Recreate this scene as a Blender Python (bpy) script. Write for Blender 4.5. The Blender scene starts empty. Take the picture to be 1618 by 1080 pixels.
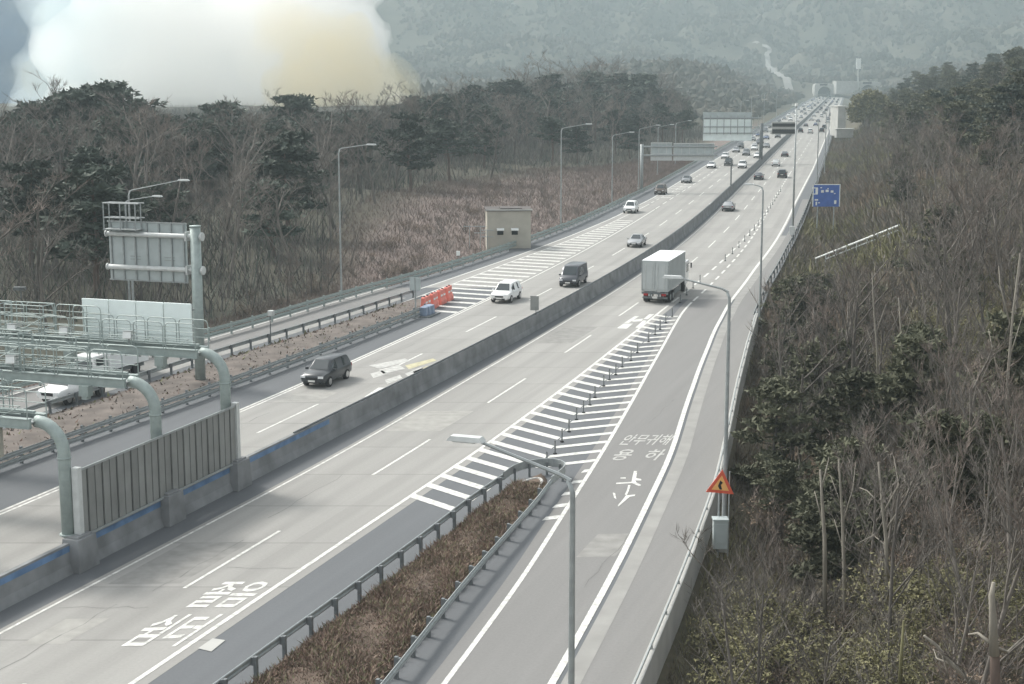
import bpy, bmesh, math, random
import numpy as np
from mathutils import Vector, Matrix
R = math.radians
rnd = random.Random(7)
scn = bpy.context.scene
col = scn.collection

# ------------------------------------------------------------------ camera
CF, CPITCH, CH = 2400.0, R(9.945), 20.8
cam_d = bpy.data.cameras.new("camera"); cam = bpy.data.objects.new("camera", cam_d); col.objects.link(cam)
cam.location = (0, 0, CH); cam.rotation_euler = (R(90) - CPITCH, 0, 0)
cam_d.sensor_width = 36; cam_d.lens = 36 * CF / 1618; cam_d.clip_end = 9000; cam_d.clip_start = 0.5
scn.camera = cam
# ------------------------------------------------------------------ sky, sun, exposure
SUN_EL, SUN_AZ = R(46), R(-54)              # azimuth from +Y, negative = to the left
w = bpy.data.worlds.new("World"); scn.world = w; w.use_nodes = True
nt = w.node_tree; nt.nodes.clear()
so = nt.nodes.new("ShaderNodeOutputWorld"); bg = nt.nodes.new("ShaderNodeBackground"); sk = nt.nodes.new("ShaderNodeTexSky")
sk.sky_type = 'NISHITA'; sk.sun_disc = False; sk.sun_elevation = SUN_EL; sk.sun_rotation = SUN_AZ
sk.air_density = 1.0; sk.dust_density = 3.0; sk.altitude = 50
bg.inputs[1].default_value = 0.15
hs = nt.nodes.new('ShaderNodeHueSaturation'); hs.inputs['Saturation'].default_value = .2   # smoke-greyed sky
nt.links.new(sk.outputs[0], hs.inputs['Color']); mxw = nt.nodes.new('ShaderNodeMix'); mxw.data_type = 'RGBA'; mxw.blend_type = 'MULTIPLY'; mxw.inputs[0].default_value = 1; mxw.inputs[7].default_value = (.99, .99, .962, 1)
nt.links.new(hs.outputs[0], mxw.inputs[6]); nt.links.new(mxw.outputs[2], bg.inputs[0]); nt.links.new(bg.outputs[0], so.inputs[0])
sl = bpy.data.lights.new("sun", 'SUN'); sun = bpy.data.objects.new("sun", sl); col.objects.link(sun)
sl.energy = 1.5; sl.angle = R(11); sl.color = (1, .95, .88)
sd = Vector((math.sin(SUN_AZ) * math.cos(SUN_EL), math.cos(SUN_AZ) * math.cos(SUN_EL), math.sin(SUN_EL)))
sun.rotation_euler = (-sd).to_track_quat('-Z', 'Y').to_euler(); sun.location = sd * 300
scn.view_settings.view_transform = 'Standard'; scn.view_settings.look = 'None'
scn.view_settings.gamma = 1; scn.view_settings.use_curve_mapping = False; scn.view_settings.exposure = 1.2
cy = scn.cycles
cy.use_denoising = True; cy.max_bounces = 24; cy.diffuse_bounces = 2; cy.glossy_bounces = 2; cy.transmission_bounces = 3
cy.volume_bounces = 22; cy.transparent_max_bounces = 24; cy.caustics_reflective = False; cy.caustics_refractive = False
cy.sample_clamp_indirect = 6

# ------------------------------------------------------------------ geometry helpers
def at(px, py, z=0.0):
    x = (px - 809) / CF; y = (540 - py) / CF
    d = (x, math.cos(CPITCH) + y * math.sin(CPITCH), -math.sin(CPITCH) + y * math.cos(CPITCH))
    t = (z - CH) / d[2]
    return (d[0] * t, d[1] * t, z)
def at_depth(px, py, Y):
    x = (px - 809) / CF; y = (540 - py) / CF
    d = (x, math.cos(CPITCH) + y * math.sin(CPITCH), -math.sin(CPITCH) + y * math.cos(CPITCH))
    t = Y / d[1]
    return (d[0] * t, Y, CH + d[2] * t)
_Y = np.arange(-60, 3900, 1.0)
def hd_arr(Y):
    t = np.clip((np.asarray(Y, float) - 70) / 180.0, 0, 1); t = t * t * (3 - 2 * t)
    return np.radians(18.75 - 6.35 * t)
_X = np.cumsum(np.tan(hd_arr(_Y))); _X += -40.04 - np.interp(0, _Y, _X)
def hd(Y): return float(hd_arr(Y))
def xref(Y): return np.interp(Y, _Y, _X)
def RP(Y, perp, z=0.0):
    return (float(xref(Y)) + perp / math.cos(hd(Y)), Y, z)
def perp_of(p): return (p[0] - float(xref(p[1]))) * math.cos(hd(p[1]))
CUR = dict(
    L=[(10, 1.9), (55, 1.95), (75, 2.3), (84, 2.3), (105, 1.85), (130, 1.5), (200, 1.15), (300, 1.0), (2000, 1.0)],
    D=[(10, 5.8), (80, 5.9), (105, 5.55), (130, 5.2), (200, 4.85), (400, 4.9), (2000, 4.9)],
    R=[(10, 9.35), (84, 9.35), (100, 9.0), (117, 8.5), (135, 8.15), (190, 8.2), (240, 8.45), (2000, 8.6)],
    RL=[(10, 22.6), (50, 19.65), (61, 18.7), (71, 17.5), (82, 16.2), (90, 15.2), (108, 12.95), (126, 10.9), (136, 9.95), (165, 9.5), (200, 9.05), (235, 8.7), (300, 8.7), (2000, 8.7)],
    RR=[(10, 26.2), (51, 23.1), (63, 22.0), (82, 19.9), (95, 18.0), (108, 16.3), (124, 14.5), (140, 13.25), (166, 12.5), (207, 12.3), (250, 12.25), (345, 12.9), (2000, 12.9)],
    RB=[(-60, 32), (10, 29.2), (50, 26.0), (61, 25.0), (73, 23.75), (82, 22.5), (98, 20.3), (113, 18.5), (130, 16.8), (150, 15.4), (180, 14.6), (207, 14.4), (300, 14.7), (2700, 14.7)],
    DL=[(10, -4.3), (67, -4.25), (92, -4.5), (130, -5.0), (150, -5.05), (250, -4.7), (2000, -4.6)],
    G=[(10, -8.0), (75, -8.1), (100, -8.17), (130, -8.6), (160, -9.1), (190, -9.2), (250, -8.9), (320, -8.3), (2000, -8.2)],
    E=[(10, -24.5), (60, -23.5), (90, -22.0), (114, -20.2), (121, -19.7), (137, -18.6), (150, -17.4), (165, -16.5), (181, -15.5), (199, -14.4), (224, -13.2), (262, -12.1), (330, -12.0), (2000, -11.8)],
    F=[(140, -15.9), (150, -15.6), (171, -14.9), (186, -13.9), (216, -12.2), (245, -11.2), (290, -10.2), (2000, -10.2)],
    DG=[(-60, -31), (60, -28.4), (90, -26.2), (119, -23.0), (127, -22.3), (140, -21.6), (154, -20.1), (167, -18.8), (189, -17.5), (213, -16.3), (245, -15.6), (285, -14.8), (2700, -14.6)],
    A=[(10, -14), (60, -13.6), (81, -13.1), (100, -12.1), (114, -11.7), (134, -11.3)],
    B=[(10, -21.5), (60, -20.6), (90, -19.6), (112, -18.5), (130, -17.0), (146, -15.9)],
    IL=[(10, 13.0), (49, 13.0), (66, 13.25), (74, 13.05), (76.5, 13.5)],
    IR=[(10, 21.5), (48.5, 18.3), (58.6, 17.2), (70, 16.35), (74, 16.05), (76.5, 15.5)],
)
_CC = {}
def cur(name, Y):
    """smoothed lateral offset of a longitudinal line"""
    if name not in _CC:
        p = CUR[name]; ys = np.arange(-60, 2700, 1.0)
        v = np.interp(ys, [a for a, b in p], [b for a, b in p])
        k = np.ones(9) / 9; vp = np.pad(v, 4, mode='edge'); _CC[name] = (ys, np.convolve(vp, k, 'valid'))
    ys, v = _CC[name]
    return float(np.interp(Y, ys, v))
def CP(name, Y, z=0.0, d=0.0): return RP(Y, cur(name, Y) + d, z)

def smooth(a, b, x):
    t = np.clip((x - a) / (b - a), 0, 1); return t * t * (3 - 2 * t)
_gr = np.random.RandomState(3)
_NP = [( _gr.uniform(0, 6.28), _gr.uniform(0, 6.28), _gr.uniform(0, 6.28)) for _ in range(12)]
def fbm(X, Y, sc, octv=4):
    v = 0 * X; a = 1.0; f = 1.0 / sc
    for i in range(octv):
        p = _NP[i]
        c, s = math.cos(p[2]), math.sin(p[2])
        xr = X * c - Y * s; yr = X * s + Y * c
        v = v + a * np.sin(xr * f * 6.28 + p[0] + 1.3 * np.sin(yr * f * 4.1 + p[1])) * np.cos(yr * f * 5.3 + p[1])
        a *= .5; f *= 2.03
    return v
_RBv = None
def hgt(X, Y):
    """terrain height (numpy)"""
    X = np.asarray(X, float); Y = np.asarray(Y, float)
    ys = _Y
    cur('RB', 0); cur('DG', 0)
    pr = (X - np.interp(Y, _Y, _X)) * np.cos(hd_arr(Y))
    wr = pr - np.interp(Y, *_CC['RB']); wl = np.interp(Y, *_CC['DG']) - pr
    end = smooth(1480, 1560, Y)
    # right slope
    sl_ = 0.36 + 0.10 * smooth(100, 300, Y)
    up = np.maximum(wr - 5, 0)
    zr = -0.5 - 1.6 * smooth(0.6, 3, wr) + 1.6 * smooth(5, 12, wr) + 55 * (1 - np.exp(-up * sl_ / 55.0)) + fbm(X, Y, 60, 3) * 1.3 * smooth(6, 30, wr)
    zr = np.where(Y > 700, zr * (1 - .55 * smooth(700, 1000, Y)), zr)
    # left slope
    zl = -0.4 + 0.085 * np.maximum(wl - 3, 0) * np.exp(-np.maximum(wl, 0) / 220.0) + fbm(X, Y, 90, 3) * 0.8 * smooth(5, 40, wl)
    zl = zl + 22 * np.exp(-((X - 120) / 110.0) ** 2 - ((Y - 1150) / 270.0) ** 2) * smooth(4, 70, wl)
    z = np.where(wr > 0.5, zr, np.where(wl > 0.5, zl, -0.4))
    m = 330 * smooth(1490, 3300, Y + 100 * (fbm(X, Y, 900, 2) - 1.6) + 0.10 * np.abs(X - 250)) + 14 * smooth(1508, 1545, Y) + 22 * fbm(X, Y, 330, 4) * smooth(1550, 2000, Y)
    return z * (1 - .5 * smooth(1600, 2200, Y)) + m
def ray_ground(px, py, y0=30, y1=3200):
    x = (px - 809) / CF; y = (540 - py) / CF
    d = np.array((x, math.cos(CPITCH) + y * math.sin(CPITCH), -math.sin(CPITCH) + y * math.cos(CPITCH)))
    t = np.concatenate([np.arange(y0, 400, .5), np.arange(400, y1, 3)]) / d[1]
    zz = CH + d[2] * t; h = hgt(d[0] * t, d[1] * t); i = np.argmax(zz < h)
    if not (zz < h).any(): return None
    return (float(d[0] * t[i]), float(d[1] * t[i]), float(h[i]))
def HG(x, y): return float(hgt(np.array([x]), np.array([y]))[0])

VG = [(-60, 3), (120, 3.5), (150, 5), (175, 16), (200, 24), (229, 30), (279, 33), (338, 15), (420, 8), (3900, 8)]
def verge_w(Y): return np.interp(Y, [a for a, _ in VG], [c for _, c in VG])
class MB:
    def __init__(s): s.v = []; s.f = []; s.m = []; s.uv = None
    def quad(s, a, b, c, d, m=0):
        n = len(s.v); s.v += [tuple(a), tuple(b), tuple(c), tuple(d)]; s.f.append((n, n + 1, n + 2, n + 3)); s.m.append(m)
    def poly(s, pts, m=0):
        n = len(s.v); s.v += [tuple(p) for p in pts]; s.f.append(tuple(range(n, n + len(pts)))); s.m.append(m)
    def box(s, c, d, m=0, rz=0.0, rx=0.0, taper=1.0):
        x, y, z = d[0] / 2, d[1] / 2, d[2] / 2; n = len(s.v)
        M = Matrix.Translation(c) @ Matrix.Rotation(rz, 4, 'Z') @ Matrix.Rotation(rx, 4, 'X')
        for k in (-1, 1):
            q = taper if k > 0 else 1
            for i, j in ((-1, -1), (1, -1), (1, 1), (-1, 1)):
                s.v.append(tuple(M @ Vector((i * x * q, j * y * q, k * z))))
        for f in ((3, 2, 1, 0), (4, 5, 6, 7), (0, 1, 5, 4), (1, 2, 6, 5), (2, 3, 7, 6), (3, 0, 4, 7)):
            s.f.append(tuple(n + i for i in f)); s.m.append(m)
    def tube(s, pts, r, n=6, m=0, cap=True):
        pts = [Vector(p) for p in pts]; rr = r if isinstance(r, (list, tuple)) else [r] * len(pts)
        base = len(s.v); up = None
        for i, p in enumerate(pts):
            t = (pts[min(i + 1, len(pts) - 1)] - pts[max(i - 1, 0)]).normalized()
            a = t.cross(Vector((0, 0, 1)) if abs(t.z) < .95 else Vector((0, 1, 0))).normalized() if up is None else (up - t * up.dot(t)).normalized()
            up = a; b = t.cross(a)
            for k in range(n):
                q = 2 * math.pi * k / n; s.v.append(tuple(p + (a * math.cos(q) + b * math.sin(q)) * rr[i]))
        for i in range(len(pts) - 1):
            for k in range(n):
                k2 = (k + 1) % n; s.f.append((base + i * n + k, base + i * n + k2, base + (i + 1) * n + k2, base + (i + 1) * n + k)); s.m.append(m)
        if cap:
            s.f.append(tuple(base + k for k in reversed(range(n)))); s.m.append(m)
            s.f.append(tuple(base + (len(pts) - 1) * n + k for k in range(n))); s.m.append(m)
    def cyl(s, c, r, h, axis='Z', n=12, m=0):
        d = {'X': Vector((h / 2, 0, 0)), 'Y': Vector((0, h / 2, 0)), 'Z': Vector((0, 0, h / 2))}[axis]
        c = Vector(c); s.tube([c - d, c + d], r, n, m)
    def build(s, name, mats, parent=None, smooth_=False, bevel=0):
        me = bpy.data.meshes.new(name); me.from_pydata(s.v, [], s.f)
        mats = mats if isinstance(mats, (list, tuple)) else [mats]
        for x in mats: me.materials.append(x)
        if len(mats) > 1: me.polygons.foreach_set('material_index', s.m)
        if smooth_: me.polygons.foreach_set('use_smooth', [True] * len(me.polygons))
        if s.uv:
            ul = me.uv_layers.new(name='UVMap')
            li = np.empty(len(me.loops), int); me.loops.foreach_get('vertex_index', li)
            ul.data.foreach_set('uv', np.array(s.uv, float)[li].ravel())
        me.update()
        o = bpy.data.objects.new(name, me); col.objects.link(o)
        if parent: o.parent = parent
        if bevel:
            b = o.modifiers.new('bevel', 'BEVEL'); b.width = bevel; b.segments = 2; b.limit_method = 'ANGLE'
        return o
def tag(o, label=None, cat=None, group=None, kind=None):
    if label: o['label'] = label
    if cat: o['category'] = cat
    if group: o['group'] = group
    if kind: o['kind'] = kind
    return o
def empty(name, loc=(0, 0, 0), rz=0.0):
    o = bpy.data.objects.new(name, None); col.objects.link(o); o.location = loc; o.rotation_euler = (0, 0, rz); o.empty_display_size = .2
    return o
def copy_tree(o, parent=None):
    c = o.copy(); col.objects.link(c)
    if parent: c.parent = parent
    for ch in [x for x in o.children]: copy_tree(ch, c)
    return c

# ------------------------------------------------------------------ materials
def mat(name, rgb, rough=.8, metal=0.0, var=0.12, scale=3.0, coord='Object', rgb2=None, bump=0.0, spec=.3, randobj=0.0, detail=6, stretch=None, twosided=False, trans=0.0):
    m = bpy.data.materials.new(name); m.use_nodes = True; n = m.node_tree.nodes; l = m.node_tree.links
    p = n['Principled BSDF']; p.inputs['Roughness'].default_value = rough; p.inputs['Metallic'].default_value = metal
    p.inputs['Specular IOR Level'].default_value = spec
    tc = n.new('ShaderNodeTexCoord'); no = n.new('ShaderNodeTexNoise'); no.inputs['Scale'].default_value = scale; no.inputs['Detail'].default_value = detail
    src = tc.outputs[coord] if coord != 'World' else n.new('ShaderNodeNewGeometry').outputs['Position']
    if stretch:
        mp = n.new('ShaderNodeMapping'); mp.inputs['Scale'].default_value = stretch; l.new(src, mp.inputs[0]); src = mp.outputs[0]
    l.new(src, no.inputs['Vector'])
    cr = n.new('ShaderNodeValToRGB'); cr.color_ramp.elements[0].position = .3; cr.color_ramp.elements[1].position = .7
    a = [c * (1 - var) for c in rgb]; b = list(rgb2) if rgb2 else [min(1, c * (1 + var)) for c in rgb]
    cr.color_ramp.elements[0].color = (*a, 1); cr.color_ramp.elements[1].color = (*b, 1)
    l.new(no.outputs['Fac'], cr.inputs['Fac']); out = cr.outputs['Color']
    if randobj:
        oi = n.new('ShaderNodeObjectInfo'); mr = n.new('ShaderNodeMapRange'); mr.inputs[3].default_value = 1 - randobj; mr.inputs[4].default_value = 1 + randobj
        l.new(oi.outputs['Random'], mr.inputs[0]); hs = n.new('ShaderNodeHueSaturation'); l.new(mr.outputs[0], hs.inputs['Value']); l.new(out, hs.inputs['Color']); out = hs.outputs[0]
    l.new(out, p.inputs['Base Color'])
    if bump:
        bp = n.new('ShaderNodeBump'); bp.inputs['Strength'].default_value = bump; bp.inputs['Distance'].default_value = .05
        l.new(no.outputs['Fac'], bp.inputs['Height']); l.new(bp.outputs[0], p.inputs['Normal'])
    m['out'] = 1
    return m
M = {}
def road_mat(name, base, joints, tint=(1, 1, 1), track=.12, lanes=(0,), width=3.6, dirt=.2):
    """pavement: UV.x = metres across, UV.y = metres along"""
    m = bpy.data.materials.new(name); m.use_nodes = True; n = m.node_tree.nodes; l = m.node_tree.links
    p = n['Principled BSDF']; p.inputs['Roughness'].default_value = .85; p.inputs['Specular IOR Level'].default_value = .25
    uv = n.new('ShaderNodeUVMap'); uv.uv_map = 'UVMap'
    def noise(sx, sy, sc, det=5):
        mp = n.new('ShaderNodeMapping'); mp.inputs['Scale'].default_value = (sx, sy, 1); l.new(uv.outputs[0], mp.inputs[0])
        t = n.new('ShaderNodeTexNoise'); t.inputs['Scale'].default_value = sc; t.inputs['Detail'].default_value = det; l.new(mp.outputs[0], t.inputs['Vector']); return t.outputs['Fac']
    def math_(op, a, b=None, c=None):
        t = n.new('ShaderNodeMath'); t.operation = op
        for i, x in enumerate((a, b, c)):
            if x is None: continue
            if isinstance(x, (int, float)): t.inputs[i].default_value = x
            else: l.new(x, t.inputs[i])
        return t.outputs[0]
    big = noise(1, .35, .12, 4); streak = noise(1, .03, 1.6, 6); fine = noise(1, 1, 9, 4)
    v = math_('MULTIPLY_ADD', math_('SUBTRACT', big, .5), .5 * dirt * 2, 1.0)
    v = math_('MULTIPLY', v, math_('MULTIPLY_ADD', math_('SUBTRACT', streak, .5), track * 2.2, 1.0))
    v = math_('MULTIPLY', v, math_('MULTIPLY_ADD', math_('SUBTRACT', fine, .5), .22, 1.0))
    if joints:
        sx0 = n.new('ShaderNodeSeparateXYZ'); l.new(uv.outputs[0], sx0.inputs[0])
        wt = math_('ABSOLUTE', math_('SINE', math_('MULTIPLY', math_('SUBTRACT', sx0.outputs[0], 1.1), math.pi / 1.85)))
        wn2 = noise(1, .02, .5, 3)
        v = math_('MULTIPLY', v, math_('SUBTRACT', 1.03, math_('MULTIPLY', math_('POWER', wt, 3.0), math_('MULTIPLY', wn2, .17))))
        sx = n.new('ShaderNodeSeparateXYZ'); l.new(uv.outputs[0], sx.inputs[0])
        j = math_('LESS_THAN', math_('FRACT', math_('DIVIDE', sx.outputs[1], joints)), .12 / joints)
        # each slab a slightly different tone
        wn = n.new('ShaderNodeTexWhiteNoise'); wn.noise_dimensions = '2D'
        cb = n.new('ShaderNodeCombineXYZ'); l.new(math_('FLOOR', math_('DIVIDE', sx.outputs[1], joints)), cb.inputs[1]); l.new(math_('FLOOR', math_('DIVIDE', sx.outputs[0], 3.6)), cb.inputs[0])
        l.new(cb.outputs[0], wn.inputs['Vector'])
        v = math_('MULTIPLY', v, math_('MULTIPLY_ADD', wn.outputs['Value'], .09, .955))
        v = math_('MULTIPLY', v, math_('SUBTRACT', 1.0, math_('MULTIPLY', j, .22)))
    mx = n.new('ShaderNodeMix'); mx.data_type = 'RGBA'; mx.blend_type = 'MULTIPLY'; mx.inputs[0].default_value = 1
    mx.inputs[6].default_value = (base * tint[0], base * tint[1], base * tint[2], 1)
    cc = n.new('ShaderNodeCombineColor'); [l.new(v, cc.inputs[i]) for i in range(3)]
    l.new(cc.outputs[0], mx.inputs[7]); l.new(mx.outputs[2], p.inputs['Base Color'])
    return m
M['concrete_road'] = road_mat('concrete pavement', .285, 6.0, (1, .985, .935))
M['asphalt'] = road_mat('dark asphalt', .13, 0, (.94, 1, 1.06), track=.1)
M['asphalt_ramp'] = road_mat('worn asphalt', .20, 0, (1, .99, .965), track=.1, dirt=.12)
M['paint'] = mat('white road paint', (.58, .58, .55), .6, var=.3, scale=3.5, coord='World')
M['paint_worn'] = mat('worn road paint', (.43, .43, .41), .7, var=.25, scale=3, coord='World')
M['paint_yellow'] = mat('yellow road paint', (.44, .41, .27), .7, var=.2, scale=3, coord='World')
M['barrier'] = mat('barrier concrete', (.21, .218, .222), .85, var=.25, scale=.8, coord='World', bump=.2)
M['blue'] = mat('blue lit bevel tint', (.12, .205, .34), .6, var=.3, scale=1.2, coord='World')
M['steel'] = mat('galvanised steel', (.33, .355, .355), .5, .35, var=.12, scale=4)
M['steel_dark'] = mat('weathered steel', (.17, .185, .19), .6, .3, var=.2, scale=4)
M['steel_green'] = mat('grey green painted steel', (.33, .385, .37), .55, .2, var=.12, scale=3)
M['steel_light'] = mat('light painted steel', (.55, .57, .56), .5, .1, var=.1, scale=3)
M['fence'] = mat('louvre panel', (.23, .235, .225), .7, var=.1, scale=1.0, coord='World', randobj=.1)
M['white'] = mat('white paint', (.78, .8, .78), .5, var=.06, scale=2)
M['signback'] = mat('aluminium sheet', (.44, .49, .49), .5, .3, var=.1, scale=1.2)
M['signwhite'] = mat('pale aluminium panel', (.80, .88, .86), .45, .0, var=.08, scale=.8)
M['orange'] = mat('red plastic barrier', (.70, .20, .155), .5, var=.15, scale=1.5)
M['bluepl'] = mat('blue plastic', (.24, .30, .40), .5, var=.2, scale=2)
M['black'] = mat('black rubber', (.03, .03, .032), .8, var=.2, scale=5)
M['glass'] = mat('car glass', (.035, .045, .05), .12, 0, var=.1, scale=1, spec=.6)
M['lamp_glass'] = mat('headlight lens', (.75, .77, .78), .15, 0, var=.05, scale=5, spec=.6)
M['tail'] = mat('tail light lens', (.35, .03, .03), .25, 0, var=.1, scale=5)
M['plate'] = mat('licence plate', (.7, .7, .66), .5, var=.05, scale=5)
M['chrome'] = mat('rim alloy', (.5, .5, .5), .35, .8, var=.1, scale=5)
M['signblue'] = mat('blue sign face', (.07, .14, .42), .5, var=.12, scale=1.5)
M['signred'] = mat('red sign border', (.66, .12, .07), .5, var=.1, scale=3)
M['signyellow'] = mat('yellow sign face', (.85, .46, .16), .5, var=.1, scale=3)
M['beige'] = mat('beige render', (.41, .39, .335), .9, var=.1, scale=.7, bump=.1)
M['roofdark'] = mat('dark roofing', (.10, .09, .085), .8, var=.2, scale=1)
M['bark'] = mat('grey bark', (.145, .132, .118), .95, var=.3, scale=4, stretch=(1, 1, .2), randobj=.3)
M['bark_pale'] = mat('pale dead wood', (.25, .23, .195), .9, var=.25, scale=4, stretch=(1, 1, .2))
M['bark_red'] = mat('red pine bark', (.15, .115, .098), .95, var=.25, scale=4, stretch=(1, 1, .3))
M['twig'] = mat('grey brown twigs', (.165, .15, .134), .95, var=.25, scale=.5, coord='World', randobj=.25)
M['twig_red'] = mat('reddish brown twigs', (.20, .166, .145), .95, var=.25, scale=.5, coord='World', randobj=.25)
M['needle'] = mat('dark pine needles', (.062, .078, .062), .8, var=.4, scale=.5, coord='World', randobj=.3)
M['leaf_olive'] = mat('olive leaves', (.16, .152, .08), .8, var=.35, scale=.5, coord='World', randobj=.3)
M['needle_olive'] = mat('dull olive needles', (.098, .102, .066), .8, var=.35, scale=.5, coord='World', randobj=.25)
M['strip'] = mat('dull verge soil', (.135, .118, .105), .95, var=.3, scale=.7, coord='World', rgb2=(.18, .155, .138))
M['leaf_dry'] = mat('dry brown leaves', (.165, .128, .095), .9, var=.35, scale=.5, coord='World', randobj=.3)
M['grass_dry'] = mat('dry grass', (.105, .078, .062), .95, var=.35, scale=1.2, coord='World', rgb2=(.15, .112, .088))
M['brush'] = mat('dry brush', (.18, .15, .138), .95, var=.25, scale=.12, coord='World', rgb2=(.245, .20, .185))
M['under'] = mat('dull undergrowth', (.155, .145, .115), .95, var=.3, scale=.09, coord='World', rgb2=(.215, .19, .14))
M['thicket'] = mat('thicket stems', (.125, .117, .11), .95, var=.3, scale=.2, coord='World')
M['farwood'] = mat('far woodland', (.062, .078, .062), .95, var=.35, scale=.012, coord='World', rgb2=(.12, .105, .085), randobj=.0)
M['concrete_lt'] = mat('pale concrete', (.42, .42, .40), .85, var=.12, scale=.6, coord='World')
M['gutter'] = mat('gutter concrete', (.27, .268, .255), .9, var=.12, scale=.6, coord='World')
M['dark'] = mat('unlit interior', (.02, .02, .02), .9)
# ================================================================== LAND AND ROADS
def geo(a, b, s0, g):
    o = [a]; s = s0
    while o[-1] < b: o.append(o[-1] + s); s *= g
    return o
def ground():
    ys = np.array(list(np.arange(-40, 260, 3.0)) + geo(260, 3800, 3.5, 1.022))
    r = geo(34, 1900, 2.0, 1.045); l = [-x for x in geo(34, 1900, 2.0, 1.045)][::-1]
    xs = np.array(l + list(np.arange(-32, 33, 2.0)) + r)
    YY, OO = np.meshgrid(ys, xs, indexing='ij'); XX = np.interp(YY, _Y, _X) + OO
    ZZ = hgt(XX, YY); ny, nx = XX.shape
    V = np.stack([XX, YY, ZZ], -1).reshape(-1, 3)
    i = np.arange(ny - 1)[:, None] * nx + np.arange(nx - 1)[None, :]
    F = np.stack([i, i + 1, i + nx + 1, i + nx], -1).reshape(-1, 4)
    me = bpy.data.meshes.new('ground'); me.from_pydata(V.tolist(), [], F.tolist())
    me.polygons.foreach_set('use_smooth', [True] * len(me.polygons))
    # zones: 0 right slope, 1 left verge brush, 2 woodland floor / mountain
    pr = (XX - np.interp(YY, _Y, _X)) * np.cos(hd_arr(YY)); wl = np.interp(YY, *_CC['DG']) - pr; wr = pr - np.interp(YY, *_CC['RB'])
    vw = verge_w(YY); a1 = smooth(0, 2, wl) * (1 - smooth(vw * .8, vw * 1.25, wl)) * (1 - smooth(500, 800, YY))
    a2 = np.clip(smooth(600, 1000, YY) + smooth(vw * .8, vw * 1.25, wl), 0, 1)
    at1 = me.attributes.new('verge', 'FLOAT', 'POINT'); at1.data.foreach_set('value', a1.ravel().astype(np.float32))
    at2 = me.attributes.new('wood', 'FLOAT', 'POINT'); at2.data.foreach_set('value', a2.ravel().astype(np.float32))
    m = bpy.data.materials.new('hillside soil'); m.use_nodes = True; n = m.node_tree.nodes; lk = m.node_tree.links; p = n['Principled BSDF']
    p.inputs['Roughness'].default_value = .95; p.inputs['Specular IOR Level'].default_value = .1
    g = n.new('ShaderNodeNewGeometry')
    def nz(sc, d=8):
        t = n.new('ShaderNodeTexNoise'); t.inputs['Scale'].default_value = sc; t.inputs['Detail'].default_value = d; lk.new(g.outputs['Position'], t.inputs['Vector']); return t.outputs['Fac']
    def ramp(f, a, b, p0=.35, p1=.65):
        c = n.new('ShaderNodeValToRGB'); c.color_ramp.elements[0].color = (*a, 1); c.color_ramp.elements[1].color = (*b, 1)
        c.color_ramp.elements[0].position = p0; c.color_ramp.elements[1].position = p1; lk.new(f, c.inputs[0]); return c.outputs[0]
    def mix(f, a, b):
        x = n.new('ShaderNodeMix'); x.data_type = 'RGBA'; lk.new(f, x.inputs[0]); lk.new(a, x.inputs[6]); lk.new(b, x.inputs[7]); return x.outputs[2]
    def attr(s):
        t = n.new('ShaderNodeAttribute'); t.attribute_name = s; return t.outputs['Fac']
    right = mix(nz(.05), ramp(nz(.9), (.085, .075, .06), (.14, .12, .095)), ramp(nz(1.1), (.07, .07, .045), (.115, .105, .07)))
    verge = ramp(nz(.18), (.175, .145, .132), (.245, .20, .182))
    wood = mix(nz(.006, 10), ramp(nz(.05, 10), (.05, .062, .05), (.085, .09, .068)), ramp(nz(.04, 10), (.10, .09, .075), (.15, .13, .105)))
    c = mix(attr('verge'), right, verge); c = mix(attr('wood'), c, wood)
    lk.new(c, p.inputs['Base Color'])
    me.materials.append(m); o = bpy.data.objects.new('ground', me); col.objects.link(o); o['kind'] = 'structure'
ground()

def ysteps(Y0, Y1):
    o = [Y0]
    while o[-1] < Y1 - .01: o.append(min(Y1, o[-1] + (1.5 if o[-1] < 160 else 4 if o[-1] < 420 else 15)))
    return o
def strip(mb, fa, fb, Y0, Y1, z, m=0):
    if mb.uv is None: mb.uv = []
    ys = ysteps(Y0, Y1); n0 = len(mb.v)
    for y in ys:
        a, b = fa(y), fb(y); mb.v += [RP(y, a, z), RP(y, b, z)]; mb.uv += [(a, y), (b, y)]
    for i in range(len(ys) - 1):
        k = n0 + 2 * i; mb.f.append((k, k + 1, k + 3, k + 2)); mb.m.append(m)
C_ = lambda nme, d=0.0: (lambda y: cur(nme, y) + d)
K_ = lambda v: (lambda y: v)
def road(name, fa, fb, Y0, Y1, z, m):
    b = MB(); strip(b, fa, fb, Y0, Y1, z); o = b.build(name, m); o['kind'] = 'structure'; return o
road('shoulder', C_('DG', -.6), C_('RB', .3), 5, 1515, -.012, M['asphalt'])
road('carriageway', C_('G', -.45), K_(-.75), 8, 150, -.004, M['concrete_road'])
road('carriageway', C_('E', -.1), K_(-.75), 150, 1515, -.004, M['concrete_road'])
road('carriageway', C_('L', -.3), C_('R', .55), 8, 142, -.004, M['concrete_road'])
road('carriageway', C_('L', -.3), C_('RR', .3), 142, 1515, -.004, M['concrete_road'])
road('slip_road', C_('RL', -.6), C_('RR', .0), 8, 142, -.004, M['asphalt_ramp'])
b = MB(); strip(b, C_('RR', .3), C_('RR', .95), 8, 200, .0, 0); o = b.build('gutter', M['gutter']); o['kind'] = 'structure'
road('slip_road_shoulder', C_('RR', .95), C_('RB', .02), 8, 260, -.006, M['asphalt_ramp'])
road('exit_road', C_('E', -4.2), C_('E', 0), 40, 150, -.004, M['asphalt_ramp'])
b = MB(); strip(b, C_('E', .25), C_('B', -.5), 40, 143, .0, 0); o = b.build('gutter', M['gutter']); o['kind'] = 'structure'
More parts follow.
